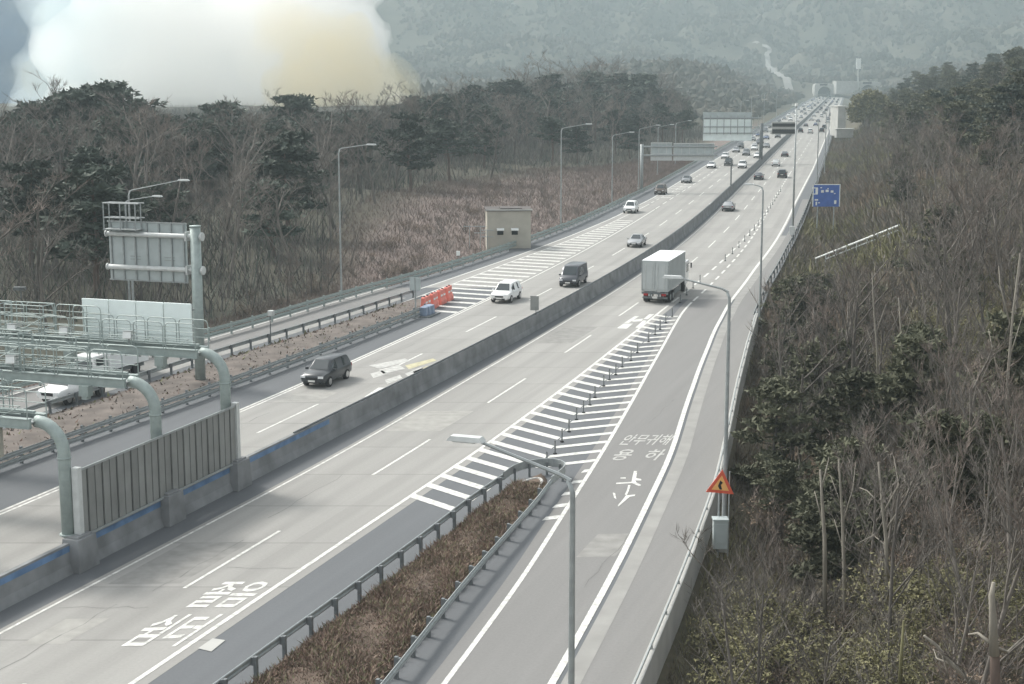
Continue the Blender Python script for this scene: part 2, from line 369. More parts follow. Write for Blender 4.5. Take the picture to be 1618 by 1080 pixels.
M['patch'] = mat('repair patch', (.31, .305, .285), .9, var=.12, scale=1.5, coord='World'); M['patch_dark'] = mat('dark repair patch', (.245, .242, .23), .9, var=.15, scale=1.5, coord='World'); M['crack'] = mat('crack sealant', (.15, .15, .145), .8, var=.2, scale=3, coord='World')
def patch(Y0, Y1, p0, p1, m, nm='pavement_patch'):
    b = MB(); b.poly([RP(Y0, p0, .0), RP(Y0 + .1, p1, .0), RP(Y1, p1 + .05, .0), RP(Y1 - .1, p0, .0)]); o = b.build(nm, M[m]); o['kind'] = 'structure'
patch(53.6, 56.4, 3.4, 4.9, 'patch'); patch(60.4, 66.2, 2.6, 5.4, 'patch_dark'); patch(88, 93.5, 2.4, 5.6, 'patch'); patch(104, 107, -4.2, -1.2, 'patch_dark'); patch(96, 99.2, -7.6, -4.9, 'patch'); patch(118, 126, 2.2, 4.8, 'patch_dark'); patch(64, 67.5, 20.0, 21.6, 'patch_dark')
rc = random.Random(8)
def crack(Y, p, L_, across):
    b = MB(); pts = []
    for i in range(9): pts.append((Y + (L_ * i / 8 if not across else rc.uniform(-.12, .12)), p + (rc.uniform(-.1, .1) if not across else L_ * i / 8)))
    for i in range(8):
        (y0, a0), (y1, a1) = pts[i], pts[i + 1]; wv = rc.uniform(.008, .022)
        if across: b.quad(RP(y0 - wv, a0, .002), RP(y1 - wv, a1, .002), RP(y1 + wv, a1, .002), RP(y0 + wv, a0, .002))
        else: b.quad(RP(y0, a0 - wv, .002), RP(y0, a0 + wv, .002), RP(y1, a1 + wv, .002), RP(y1, a1 - wv, .002))
    o = b.build('pavement_crack', M['crack']); o['kind'] = 'structure'
for a in ((49, 4.3, 9, 0), (57.6, 2.4, 3.3, 1), (59.5, 4.9, 7, 0), (62.5, 6.2, 2.9, 1), (70, 4.4, 8, 0), (93, 3.2, 2.5, 1), (83, -6.4, 10, 0), (90, -4.4, 3.1, 1), (110, -6.9, 8, 0), (121, -7.8, 3, 1), (60, 21.4, 8, 0), (90, 16.9, 7, 0)): crack(*a)
# gully pad beside the right edge line
b = MB(); b.poly([at(*p, .012) for p in ((313, 1024), (336, 1008), (356, 1011), (334, 1029))]); o = b.build('gully_slab', M['concrete_lt']); o['kind'] = 'structure'

# ------------------------------------------------------------------ painted markings
PZ = .006
def line(mb, c, w_, Y0, Y1, d=0.0, m=0): strip(mb, C_(c, d - w_ / 2), C_(c, d + w_ / 2), Y0, Y1, PZ, m)
def marks(name, build, m):
    b = MB(); b.uv = []; build(b); o = b.build(name, m); o['kind'] = 'structure'; return o
def f(b):
    line(b, 'L', .13, 8, 1500)
    for y in np.arange(77.9 - 18 * 3, 520, 18): line(b, 'D', .15, y, y + 8)
    line(b, 'R', .2, 8, 138)
    for y in np.arange(140, 330, 6): line(b, 'R', .22, y, y + 3.2)
    for y in np.arange(330, 520, 18): line(b, 'R', .15, y, y + 8)
marks('lane_lines', f, M['paint'])
def f(b):
    line(b, 'RL', .2, 8, 140)
    for y in np.arange(141, 235, 5): line(b, 'RL', .2, y, y + 2.8)
    line(b, 'RR', .27, 8, 1500)
marks('edge_lines', f, M['paint'])
def f(b):
    line(b, 'G', .15, 10, 240, 0); line(b, 'G', .15, 10, 150, -.32)
    for y in np.arange(241, 520, 9): line(b, 'G', .18, y, y + 5)
    for y in np.arange(123.5 - 18 * 6, 520, 18): line(b, 'DL', .15, y, y + 8)
    line(b, 'E', .2, 40, 1500); line(b, 'E', .16, 40, 150, -3.7); line(b, 'F', .15, 140, 250)
    for y in np.arange(252, 330, 6): line(b, 'F', .16, y, y + 3.4)
    line(b, 'E', .13, 250, 1500, 11.0)
marks('lane_lines', f, M['paint'])
def rpn(Y, p): return (Y, p)
def stroke(b, Ya, pa, Yb, pb, w_):
    # a painted bar from (Ya, pa) to (Yb, pb), thickness w_ measured along the road
    b.v += [RP(Ya, pa, PZ), RP(Yb, pb, PZ), RP(Yb + w_, pb, PZ), RP(Ya + w_, pa, PZ)]; n = len(b.v)
    b.uv += [(0, 0)] * 4; b.f.append((n - 4, n - 3, n - 2, n - 1)); b.m.append(0)
BOLL = [(70, 15.2), (79, 13.8), (82.4, 13.38), (91, 12.15), (97.5, 11.5), (105.2, 10.91), (113.9, 10.36), (122.2, 9.88), (128, 9.56), (140, 9.0)]
def boll(Y): return float(np.interp(Y, [a for a, _ in BOLL], [c for _, c in BOLL]))
def f(b):
    for y in np.arange(68.6, 131, 2.15):
        pc = boll(y); yl = y + .85 * (pc - cur('R', y)); pe = cur('R', yl) + .1
        if y < 79.2:
            pc2 = cur('IL', min(yl - 1.5, 76)) - .6
            t = (pc2 - pe) / (pc - pe); stroke(b, yl, pe, yl + (y - yl) * t, pc2, .62)
        else: stroke(b, yl, pe, y, pc - .05, .62)
        pr_ = cur('RL', y + 1.6) - .1; yr = y + .55 * (pr_ - pc)
        if y < 79.2:
            pi = cur('IR', min(y, 76)) + .45
            t = (pi - pc) / (pr_ - pc)
            if t < .95: stroke(b, y + (yr - y) * t, pi, yr, pr_, .62)
        else: stroke(b, y, pc + .05, yr, pr_, .62)
marks('gore_chevrons', f, M['paint'])
def f(b):
    for y in np.arange(133.5, 222, 2.7):
        pa = cur('F', max(y + 2, 141)) + .1 if y > 139 else -12.4 - (139 - y) * -.1
        pb = cur('G', y) - .45
        if pb - pa > .4: stroke(b, y + .42 * (pb - pa), pa, y, pb, .8)
    for y in np.arange(262, 300, 4.5): stroke(b, y, cur('E', y) + .4, y + 1.6, cur('G', y) - .4, .7)
marks('gore_hatching', f, M['paint'])
def polymark(name, polys, m=None, z=.008):
    b = MB()
    for p in polys: b.poly([at(x, y, z) for x, y in p])
    o = b.build(name, m or M['paint']); o['kind'] = 'structure'
# merge arrow on the slip road (outlines measured on the ground)
def z5(l, ox=940, oy=640, s=6.742): return [(ox + x / s, oy + y / s) for x, y in l]
polymark('road_arrow', [z5([(415, 700), (450, 700), (440, 775), (495, 785), (495, 800), (430, 800), (440, 820), (495, 850), (470, 860), (395, 828), (225, 838), (228, 825), (390, 815)]),
    z5([(272, 768), (330, 768), (330, 780), (272, 780)]), z5([(355, 850), (380, 850), (362, 910), (338, 960), (318, 950), (340, 905)]),
    z5([(190, 930), (215, 935), (228, 1000), (205, 985)]), z5([(245, 1065), (300, 1000), (330, 960), (430, 950), (425, 965), (370, 975), (250, 1078)])])
# lettering on the carriageway in front of the oncoming lorries, worn
polymark('road_lettering', [[(583, 577), (640, 566), (648, 570), (600, 582)], [(598, 584), (630, 576), (640, 582), (606, 590)], [(585, 590), (604, 585), (612, 590), (590, 597)], [(640, 590), (665, 580), (671, 583), (646, 595)],
    [(608, 600), (632, 592), (636, 597), (612, 606)]], M['paint_worn'])
polymark('road_lettering', [[(640, 577), (684, 566), (690, 569), (646, 583)], [(652, 587), (676, 578), (682, 581), (656, 591)]], M['paint_yellow'])
polymark('road_arrow', [[(575, 627), (598, 612), (612, 612), (608, 620)], [(603, 616), (650, 592), (656, 594), (610, 620)]])
polymark('road_lettering', [[(975, 518), (985, 511), (1000, 511), (990, 519)], [(986, 510), (1003, 499), (1010, 499), (993, 510)], [(1004, 517), (1016, 506), (1022, 506), (1012, 518)], [(1016, 504), (1026, 496), (1034, 496), (1024, 504)], [(1000, 505), (1016, 503), (1014, 507), (999, 508)]])
def text_mesh(body):
    c = bpy.data.curves.new('lettering', 'FONT'); c.body = body; c.size = 1; c.resolution_u = 2; c.offset = .012
    o = bpy.data.objects.new('lettering', c); col.objects.link(o); bpy.context.view_layer.update()
    me = bpy.data.meshes.new_from_object(o.evaluated_get(bpy.context.evaluated_depsgraph_get()))
    bpy.data.objects.remove(o); return me
def road_text(body, Y0, Y1, p0, p1, m):
    me = text_mesh(body); n = len(me.vertices)
    if not n: return
    v = np.empty(n * 3); me.vertices.foreach_get('co', v); v = v.reshape(-1, 3)
    mn, mx = v.min(0), v.max(0); v = (v - mn) / np.maximum(mx - mn, 1e-6)
    q = [RP(Y0 + (Y1 - Y0) * b_, p0 + (p1 - p0) * a, .009) for a, b_, _ in v]
    me.vertices.foreach_set('co', np.array(q).ravel()); me.materials.clear(); me.materials.append(m); me.update()
    o = bpy.data.objects.new('road_lettering', me); col.objects.link(o); o['kind'] = 'structure'
def yp(px, py):
    p = at(px, py); return p[1], perp_of(p)
road_text('졸음', 57.6, 60.7, 7.0, 9.05, M['paint'])
road_text('쉼터', 53.4, 56.8, 6.85, 8.95, M['paint'])
road_text('안무귀해', 84.5, 87.1, 16.45, 19.1, M['paint_worn'])
road_text('용  하', 81.0, 83.5, 16.9, 19.5, M['paint_worn'])

# ================================================================== BARRIERS
def extrude(mb, prof, fy, Y0, Y1, m=0, ysf=None):
    ys = (ysf or ysteps)(Y0, Y1); n0 = len(mb.v); k = len(prof)
    for y in ys:
        c = fy(y)
        for dx, z in prof: mb.v.append(RP(y, c + dx, z))
    for i in range(len(ys) - 1):
        for j in range(k):
            j2 = (j + 1) % k; mb.f.append((n0 + i * k + j, n0 + i * k + j2, n0 + (i + 1) * k + j2, n0 + (i + 1) * k + j)); mb.m.append(m)
    mb.f.append(tuple(n0 + j for j in range(k))[::-1]); mb.m.append(m)
    e = n0 + (len(ys) - 1) * k; mb.f.append(tuple(e + j for j in range(k))); mb.m.append(m)
root = empty('median_barrier', RP(70, .1)); tag(root, 'long concrete median barrier between the two carriageways', 'barrier')
def child_world(o, root):
    o.parent = root; o.matrix_parent_inverse = (Matrix.Translation(root.location) @ Matrix.Rotation(root.rotation_euler[2], 4, 'Z')).inverted(); return o
PJ = [(-.2, -.05), (-.06, .4), (0, 1.27), (.22, 1.27), (.30, .4), (.46, -.05)]
b = MB(); extrude(b, PJ, K_(0), 12, 1500); child_world(b.build('barrier_wall', M['barrier']), root)
b = MB(); extrude(b, [(.243, .86), (.232, 1.18), (.24, 1.18), (.255, .86)][::-1], K_(0), 14, 86); child_world(b.build('lit_bevel_band', M['blue']), root)  # bluish light on the top bevel, put in as a coloured strip
b = MB(); b.tube([RP(y, .11, 1.33) for y in ysteps(82, 700)], .05, 5); child_world(b.build('top_rail', M['steel_dark']), root)
root = empty('parapet', RP(60, 25)); tag(root, 'pale concrete parapet along the outer edge of the slip road', 'parapet')
b = MB(); extrude(b, [(0, -.6), (.06, .35), (.14, .85), (.42, .85), (.46, -.6)], C_('RB'), 8, 128); child_world(b.build('parapet_wall', M['concrete_lt']), root)
b = MB()
for y in np.arange(30, 120, 3.5): b.box(CP('RB', y, .9, .28), (.1, .1, .12), 0, -hd(y))
b.tube([CP('RB', y, 1.02, .28) for y in ysteps(22, 128)], .045, 6)
child_world(b.build('parapet_rail', M['steel']), root)

W_PROF = [(0, -.155), (.03, -.13), (.03, -.06), (-.03, -.02), (-.03, .02), (.03, .06), (.03, .13), (0, .155), (-.02, .155), (.005, .12), (.005, .065), (-.055, .03), (-.055, -.03), (.005, -.065), (.005, -.12), (-.02, -.155)]
POSTM = None
def guardrail(label, cname, Y0, Y1, rails=(.62,), postdx=.14, step=2.0, mm='steel', posty1=170, d=0.0, top=.8, flip=1, fn=None):
    fy = fn or C_(cname, d); ym = (Y0 + min(Y1, posty1)) / 2
    root = empty('guardrail', RP(ym, fy(ym))); tag(root, label, 'guardrail', 'guardrails along the motorway')
    for z in rails:
        b = MB(); extrude(b, [(x * flip, z + q) for x, q in W_PROF][::flip], fy, Y0, Y1); child_world(b.build('rail_beam', M[mm]), root)
    b = MB(); b.box((0, 0, top / 2 - .05), (.12, .15, top + .1)); b.box((-postdx * .5 * flip, 0, rails[0]), (.12, .12, .3))
    first = b.build('post', M['steel_dark' if mm == 'steel' else mm], root)
    ys = list(np.arange(Y0 + .4, min(Y1, posty1), step)); ri = (Matrix.Translation(root.location)).inverted()
    for i, y in enumerate(ys):
        o = first if i == 0 else first.copy()
        if i: col.objects.link(o)
        p = RP(y, fy(y) + postdx * flip); o.parent = root; o.location = ri @ Vector(p); o.rotation_euler = (0, 0, -hd(y))
    return root
guardrail('steel guardrail with blocked posts on the carriageway side of the grass island', 'IL', 20, 75.5, rails=(.62,), postdx=.2, step=2.0, posty1=75, flip=1)
guardrail('steel guardrail on the slip road side of the grass island', 'IR', 20, 74.5, rails=(.62,), postdx=.2, step=2.0, posty1=74, flip=-1)
guardrail('double steel guardrail on the shoulder left of the oncoming lanes', 'A', 30, 134, rails=(.7, .3), step=2.5, posty1=134, flip=-1, top=.95)
guardrail('low steel guardrail between the grass strip and the exit road', 'B', 45, 145, rails=(.62,), step=2.5, posty1=145, flip=1)
guardrail('grey green double guardrail on the outer left edge of the exit road', 'DG', 50, 1200, rails=(.85, .45), step=3.0, mm='steel_green', posty1=260, flip=-1, top=1.05)
guardrail('steel guardrail on the right verge beyond the parapet', 'RB', 129, 900, rails=(.62,), step=4.0, posty1=300, flip=1)
# rounded guardrail nose
root = empty('guardrail_nose', RP(77, 14.4)); tag(root, 'rounded sheet steel nose closing the far end of the grass island', 'guardrail')
pl, pr2 = cur('IL', 75), cur('IR', 74.3); cx_, rx = (pl + pr2) / 2, (pr2 - pl) / 2
arc = [(pr2, 74.3)] + [(cx_ + rx * math.cos(t), 76.3 + 1.9 * math.sin(t)) for t in np.linspace(0, math.pi, 15)] + [(pl, 75.3)]
b = MB()
for i in range(len(arc) - 1):
    (a0, y0), (a1, y1) = arc[i], arc[i + 1]
    for z0, z1, sx in ((.42, .6, 1), (.6, .66, 1), (.66, .84, 1)): b.quad(RP(y0, a0, z0), RP(y1, a1, z0), RP(y1, a1, z1), RP(y0, a0, z1))
    for z0, z1 in ((.42, .84),):
        sc = .985; q = lambda a, y, z: RP(76.3 + (y - 76.3) * .96, cx_ + (a - cx_) * .965, z)
        b.quad(q(a1, y1, z0), q(a0, y0, z0), q(a0, y0, z1), q(a1, y1, z1)); b.quad(RP(y0, a0, .84), RP(y1, a1, .84), q(a1, y1, .84), q(a0, y0, .84)); b.quad(RP(y1, a1, .42), RP(y0, a0, .42), q(a0, y0, .42), q(a1, y1, .42))
child_world(b.build('nose_sheet', M['steel'], None, False), root)
b = MB()
for a, y in arc[2::3]: b.box(RP(76.3 + (y - 76.3) * .9, cx_ + (a - cx_) * .92, .3), (.12, .12, .75))
child_world(b.build('nose_posts', M['steel_dark']), root)
# the grass island and the grass strip on the left
def verge(name, fa, fb, Y0, Y1, z, m, round_end=None):
    b = MB(); b.uv = []; ys = ysteps(Y0, Y1); k = 7; n0 = len(b.v)
    for y in ys:
        a, c = fa(y), fb(y)
        if round_end and y > round_end[0]:
            t = min(1, (y - round_end[0]) / round_end[1]); q = math.sqrt(max(0, 1 - t * t)); mid = (a + c) / 2; a = mid + (a - mid) * q; c = mid + (c - mid) * q
        for j in range(k):
            t = j / (k - 1); b.v.append(RP(y, a + (c - a) * t, (z + .12 * math.sin(t * math.pi) if 0 < j < k - 1 else .0) - .01)); b.uv.append((a, y))
    for i in range(len(ys) - 1):
        for j in range(k - 1):
            p = n0 + i * k + j; b.f.append((p, p + 1, p + k + 1, p + k)); b.m.append(0)
    o = b.build(name, m, None, True); o['kind'] = 'structure'
verge('grass_island', C_('IL', .35), C_('IR', -.35), 20, 77.4, .13, M['grass_dry'], (74, 3.4))
verge('grass_strip', C_('B', .35), C_('A', -.6), 40, 141, .08, M['strip'])
b = MB()  # kerb round the island end
pts = [RP(74, cx_ + rx - .9, .16)] + [RP(74.2 + 2.2 * math.sin(t), cx_ + (rx - .7) * math.cos(t), .2) for t in np.linspace(.15, math.pi - .15, 12)] + [RP(74, cx_ - rx + .9, .16)]
b.tube(pts, .09, 6); o = b.build('kerb', M['concrete_lt']); o['kind'] = 'structure'
def tufts(name, n, fa, fb, Y0, Y1, z, h, m, seed, wid=.05):
    r = np.random.RandomState(seed); vs = []; fs = []
    ys = Y0 + (Y1 - Y0) * r.rand(n)
    for i in range(n):
        y = ys[i]; p = fa(y) + (fb(y) - fa(y)) * r.rand(); x0, y0, _ = RP(y, p); a = r.rand() * 6.28; hh = h * (.3 + r.rand() ** 2 * 1.6) * (.75 + .5 * (math.sin(x0 * 1.7 + y0 * .6) * .5 + .5)); l = hh * 1.6 * r.rand()
        wx, wy = math.cos(a) * wid, math.sin(a) * wid; k = len(vs); b2 = r.rand() * 6.28
        vs += [(x0 - wx, y0 - wy, z), (x0 + wx, y0 + wy, z), (x0 + l * math.cos(b2), y0 + l * math.sin(b2), z + hh)]; fs.append((k, k + 1, k + 2))
    me = bpy.data.meshes.new(name); me.from_pydata(vs, [], fs); mm = m if isinstance(m, list) else [m]
    for x in mm: me.materials.append(x)
    me.polygons.foreach_set('material_index', r.randint(0, len(mm), n)); o = bpy.data.objects.new(name, me); col.objects.link(o); o['kind'] = 'stuff'; return o
M['tuft_a'] = mat('straw tuft', (.235, .18, .14), .95, var=.3, scale=1, coord='World')
M['tuft_b'] = mat('russet tuft', (.175, .122, .098), .95, var=.3, scale=1, coord='World')
M['tuft_c'] = mat('faded green tuft', (.16, .16, .09), .95, var=.3, scale=1, coord='World')
tufts('dry_grass', 120000, C_('IL', .5), C_('IR', -.5), 36, 75.5, .12, .15, [M['tuft_a'], M['tuft_b'], M['tuft_a'], M['tuft_b'], M['tuft_c']], 5)
tufts('dry_grass', 3500, C_('B', .5), C_('A', -.7), 60, 138, .06, .16, [M['strip'], M['tuft_b'], M['tuft_c']], 6, .12)
# ================================================================== FENCE AND GANTRIES ON THE MEDIAN
def yaw(Y): return -hd(Y)
def frame(name, Y, perp, z=0): return empty(name, RP(Y, perp, z), yaw(Y))
GY = (62.55, 69.35, 75.55)
# louvred fence standing on the barrier
FL = (GY[2] - GY[0]) / math.cos(hd(68))
root = frame('louvred_fence', GY[0], .30); tag(root, 'tall grey brown louvred screen fence standing on the median barrier', 'fence')
b = MB(); b.box((0, 0, 0), (.06, .49, 2.95)); first = b.build('slat', M['fence'], root)
nsl = int(FL / .56)
for i in range(nsl):
    o = first if i == 0 else first.copy()
    if i: col.objects.link(o)
    o.location = (.02 * (i % 2), .42 + i * (FL - .8) / (nsl - 1), 2.8); o.rotation_euler = (0, 0, R(3))
b = MB(); b.box((0, 0, 0), (.3, .3, 3.15)); first = b.build('post', M['steel_light'], root)
for i, yy in enumerate((0, FL)):
    o = first if i == 0 else first.copy()
    if i: col.objects.link(o)
    o.location = (0, yy, 2.85)
b = MB(); b.box((.1, FL / 2, 0), (.06, FL, .1)); first = b.build('rail', M['steel'], root)
for i, z in enumerate((1.36, 4.3)):
    o = first if i == 0 else first.copy()
    if i: col.objects.link(o)
    o.location = (0, 0, z)
b = MB(); b.box((-.06, FL / 2, 2.8), (.03, FL - .3, 2.9)); b.build('backing_sheet', M['steel_dark'], root)
# concrete plinths that carry the gantry columns
for i, Y in enumerate(GY):
    b = MB(); b.box((0, 0, .7), (.95, 1.5, 1.45), taper=.86); b.box((0, 0, 1.46), (.6, 1.0, .12))
    o = b.build('plinth', M['barrier'], None, bevel=.03); o.location = RP(Y, .28); o.rotation_euler = (0, 0, yaw(Y))
    tag(o, ['grey concrete plinth on the median at the near end of the louvred fence', 'grey concrete plinth on the median below the middle of the louvred fence', 'grey concrete plinth on the median at the far end of the louvred fence'][i], 'plinth', 'concrete plinths on the median')

def railing_panel(w_, h, bars, diag=False):
    b = MB(); r = .028; k = .22
    pts = [(-w_ / 2, 0, 0), (-w_ / 2, 0, h - k), (-w_ / 2 + k * .3, 0, h - k * .3), (-w_ / 2 + k, 0, h), (w_ / 2 - k, 0, h), (w_ / 2 - k * .3, 0, h - k * .3), (w_ / 2, 0, h - k), (w_ / 2, 0, 0)]
    b.tube(pts, r, 5)
    for t in range(1, bars + 1): b.tube([(-w_ / 2, 0, h * t / (bars + 1)), (w_ / 2, 0, h * t / (bars + 1))], r * .7, 4)
    if diag: b.tube([(0, 0, 0), (0, 0, h)], r * .7, 4)
    return b
LBL = ['grey green toll gantry nearest the camera with a beige cabinet hung below its walkway', 'grey green toll gantry in the middle of the three with caged walkway', 'grey green toll gantry farthest of the three with white camera hoods and white board above']
for gi, Y in enumerate(GY):
    root = frame('toll_gantry', Y, -.16); tag(root, LBL[gi], 'gantry', 'toll gantries over the oncoming lanes')
    zb = (6.35, 6.7, 6.95)[gi]; L_ = 22.0
    b = MB(); b.tube([(0, 0, 1.4), (0, 0, zb - 1.3)] + [(-1.3 + 1.3 * math.cos(t), 0, zb - 1.3 + 1.3 * math.sin(t)) for t in np.linspace(.15, math.pi / 2, 8)], .27, 12)
    b.cyl((0, 0, 1.5), .36, .06, 'Z', 12); b.cyl((0, 0, zb - 1.5), .3, .08, 'Z', 12); b.build('column', M['steel_green'], root, True)
    for yy in (-.55, .55):
        b = MB(); b.box((-1.2 - L_ / 2, yy, zb), (L_, .16, .38)); b.box((-1.2 - L_ / 2, yy, zb + .2), (L_, .3, .03)); b.box((-1.2 - L_ / 2, yy, zb - .2), (L_, .3, .03)); b.build('beam', M['steel_green'], root)
    b = MB(); b.box((-1.2 - L_ / 2, 0, zb + .02), (L_, .98, .05))
    for x in np.arange(-1.6, -L_, -1.2): b.box((x, 0, zb - .12), (.1, .96, .12))
    b.build('walkway_floor', M['steel'], root)
    ck = 0; p1 = railing_panel(1.7, 1.35, 2, False).build('railing_panel', M['steel_green'], root); p2 = railing_panel(1.7, 1.75, 4, True).build('railing_panel', M['steel_green'], root)
    p2.location = (-2.1 - 6.3, .6, zb + .2); p1.location = (-2.1, -.66, zb + .2)
    for x in np.arange(-2.1, -L_, -1.85):
        for yy in (-.66, .66):
            if x == -2.1 and yy < 0: continue
            src = p2 if (x < -8 and yy > 0) else p1
            o = src.copy(); col.objects.link(o); o.location = (x, yy, zb + .2)
    # sensor and camera hoods
    for x in ((-5.2, -9.0, -12.2) if gi == 2 else (-7.4, -12.5) if gi == 1 else (-6.5,)):
        b = MB(); b.box((0, 0, .0), (.42, .75, .34), 0, .3, -.25); b.box((0, .1, .2), (.5, .9, .04), 0, .3, -.25)
        o = b.build('camera_hood', M['white'], root); o.location = (x, -.5, zb + .72)
        b = MB(); b.tube([(x, -.5, zb + .1), (x, -.5, zb + .62)], .05, 6); b.build('camera_stalk', M['steel'], root)
    for x in (-3.2, -8.6, -12.2, -15.4):
        b = MB(); b.box((x, -.78, zb - .42), (.5, .4, .5)); b.box((x, -.78, zb - .75), (.3, .3, .16)); b.build('sensor_box', M['steel_green'], root)
    b = MB()
    xs_ = np.arange(-1.6, -L_ + 1, -1.1)
    for k, x in enumerate(xs_):
        b.tube([(x, -.55 if k % 2 else .55, zb - .17), (x - 1.1, .55 if k % 2 else -.55, zb - .17)], .03, 4)
        b.tube([(x, -.62, zb + .2), (x - 1.1, -.62, zb + .75)] if k % 2 else [(x, -.62, zb + .75), (x - 1.1, -.62, zb + .2)], .018, 4)
    for zz in (.42, .75): b.tube([(-1.6, -.62, zb + zz), (-L_, -.62, zb + zz)], .02, 4)
    b.tube([(-1.6, .35, zb + .3), (-L_, .35, zb + .3)], .07, 5)
    b.build('lattice', M['steel_green'], root)
    if True:   # caged equipment above the walkway
        for x in ((-5.0, -8.2, -11.6, -15) if gi == 1 else (-11.5, -14.2, -17) if gi == 2 else (-4.5, -8, -11.5)):
            b = MB()
            for sx in (-1.2, 1.2):
                for sy in (-.5, .5): b.tube([(x + sx, sy, zb + .2), (x + sx, sy, zb + 2.0)], .035, 5)
            for z in (.8, 1.4, 2.0):
                for sy in (-.5, .5): b.tube([(x - 1.2, sy, zb + z), (x + 1.2, sy, zb + z)], .028, 4)
                for sx in (-1.2, 1.2): b.tube([(x + sx, -.5, zb + z), (x + sx, .5, zb + z)], .028, 4)
            b.tube([(x - 1.2, -.5, zb + .2), (x + 1.2, -.5, zb + 1.4)], .028, 4)
            b.build('equipment_cage', M['steel_green'], root)
    b = MB(); b.tube([(-L_ - .2, 0, -.3), (-L_ - .2, 0, zb - .2)], .22, 10); b.build('column', M['steel_green'], root, True)
    if gi == 0:
        b = MB(); b.box((-3.9, -.4, zb - 1.0), (2.0, .5, 1.3)); b.build('cabinet', M['beige'], root, bevel=.03)
        b = MB(); b.box((-4.5, -.67, zb - .65), (.16, .03, .16)); b.box((-3.3, -.67, zb - .65), (.3, .03, .12)); b.build('cabinet_vent', M['steel_dark'], root)
# white board standing on the farthest gantry
Lp, Rp_ = at_depth(141, 515, 80.5), at_depth(322, 515, 78.2)
root = frame('sign_board', GY[2], .12); tag(root, 'large pale panelled sign board standing on the farthest toll gantry', 'sign')
x1 = -5.4 + 1.4; wd = 6.3; inv = root.matrix_basis.inverted()
xr = (inv @ Vector(at_depth(322, 515, 78.4))).x; xl = (inv @ Vector(at_depth(142, 515, 80.0))).x
pw = (xr - xl) / 4
for i in range(4):
    b = MB(); b.box((0, 0, 0), (pw - .05, .1, 2.42)); o = b.build('panel', M['signwhite'], root, bevel=.015); o.location = (xl + pw * (i + .5), .95 + .012 * (i % 2), 8.02)
b = MB()
for i in range(9): b.box((xl + pw * i / 2 + (.12 if i == 0 else -.12 if i == 8 else 0), 1.1, 7.7), (.09, .14, 2.9))
for z in (7.1, 8.9): b.box(((xl + xr) / 2, 1.18, z), (xr - xl, .1, .1))
b.build('frame', M['steel'], root)
# cantilever sign seen from behind
bp = at(317, 603); root = empty('cantilever_sign', bp, yaw(bp[1])); tag(root, 'tall cantilever road sign seen from behind, on one thick pole', 'sign')
b = MB(); b.tube([(0, 0, -.3), (0, 0, 10.7)], .36, 14); b.cyl((0, 0, 10.75), .4, .1); b.cyl((0, 0, .1), .55, .12); b.build('pole', M['steel_green'], root, True)
for z in (10.05, 7.75):
    b = MB(); b.tube([(.5, 0, z), (-6.9, 0, z)], .17, 10); b.cyl((-6.95, 0, z), .24, .08, 'X'); b.cyl((.5, 0, z), .3, .12, 'X'); b.box((-.62, 0, z), (.12, .62, .62)); b.build('arm', M['steel_light'], root)
b = MB(); b.box((-3.9, .32, 8.85), (6.1, .06, 4.1)); b.build('panel', M['signback'], root)
for i in range(7):
    b = MB(); b.box((-6.75 + i * .95, .24, 8.85), (.09, .1, 4.15)); b.build('rib', M['steel'], root)
b = MB()
for z in (6.83, 10.87): b.box((-3.9, .25, z), (6.2, .08, .09))
for x in (-4.9, -2.2):
    for z in (8.5, 8.3): b.box((x, .27, z), (.8, .05, .05))
b.build('edge_frame', M['steel'], root)
b = MB()
for x in (-6.8, -5.5, -4.3):
    for yy in (-.5, .2): b.tube([(x, yy, 10.3), (x, yy, 12.2)], .045, 5)
for z in (11.2, 12.2):
    for yy in (-.5, .2): b.tube([(-6.8, yy, z), (-4.0, yy, z)], .045, 5)
    for x in (-6.8, -4.3): b.tube([(x, -.5, z), (x, .2, z)], .045, 5)
b.box((-5.5, -.15, 10.4), (2.7, .75, .06)); b.build('service_platform', M['steel'], root)

# ------------------------------------------------------------------ lamp posts
def lamp(Y, perp, top, arm, rise, label, side=1, m='steel', base=-.5):
    root = frame('street_lamp', Y, perp, 0); tag(root, label, 'street lamp', 'street lamps along the motorway')
    b = MB(); b.tube([(0, 0, base), (0, 0, base + 1.2), (0, 0, top - .4), (.12 * side, 0, top - .1)], [.12, .11, .07, .06], 8); b.build('pole', M[m], root, True)
    b = MB(); b.box((0, 0, base + .35), (.42, .42, .7)); b.build('base', M['concrete_lt'], root)
    b = MB(); b.tube([(.05 * side, 0, top - .12), (.35 * side, 0, top + .02), (arm * side, 0, top + rise)], [.06, .05, .04], 6); b.build('arm', M[m], root)
    b = MB(); b.box((arm * side + .25 * side, 0, top + rise + .02), (.95, .3, .12), taper=.8); b.box((arm * side + .28 * side, 0, top + rise - .05), (.6, .22, .04)); b.build('lamp_head', M['steel_light'], root)
def lamp_px(x, ytop, Y, xt, yt, label, side, m='steel', base=-.5):
    t = at_depth(x, ytop, Y); e = at_depth(xt, yt, Y - side * 0.0)
    lamp(Y, perp_of(t), t[2], abs(e[0] - t[0]), e[2] - t[2] - .02, label, side, m, base)
lamp_px(905, 752, 35.4, 742, 706, 'grey street lamp rising from the bottom edge in front of the slip road', -1, 'steel', -3)
lamp_px(1153, 457, 66.4, 1070, 441, 'grey street lamp on the parapet beside the triangular warning sign', -1)
lamp_px(1206, 294, 129, 1188, 291, 'grey street lamp on the right verge behind overhanging shrubs', -1)
lamp_px(203, 300, 118, 296, 282, 'grey street lamp with the longer arm behind the cantilever sign', 1)
lamp_px(198, 316, 128, 250, 308, 'grey street lamp with the shorter arm behind the cantilever sign', 1)
lamp_px(535, 234, 142, 586, 227, 'grey street lamp alone before the dark woods left of the exit road', 1)
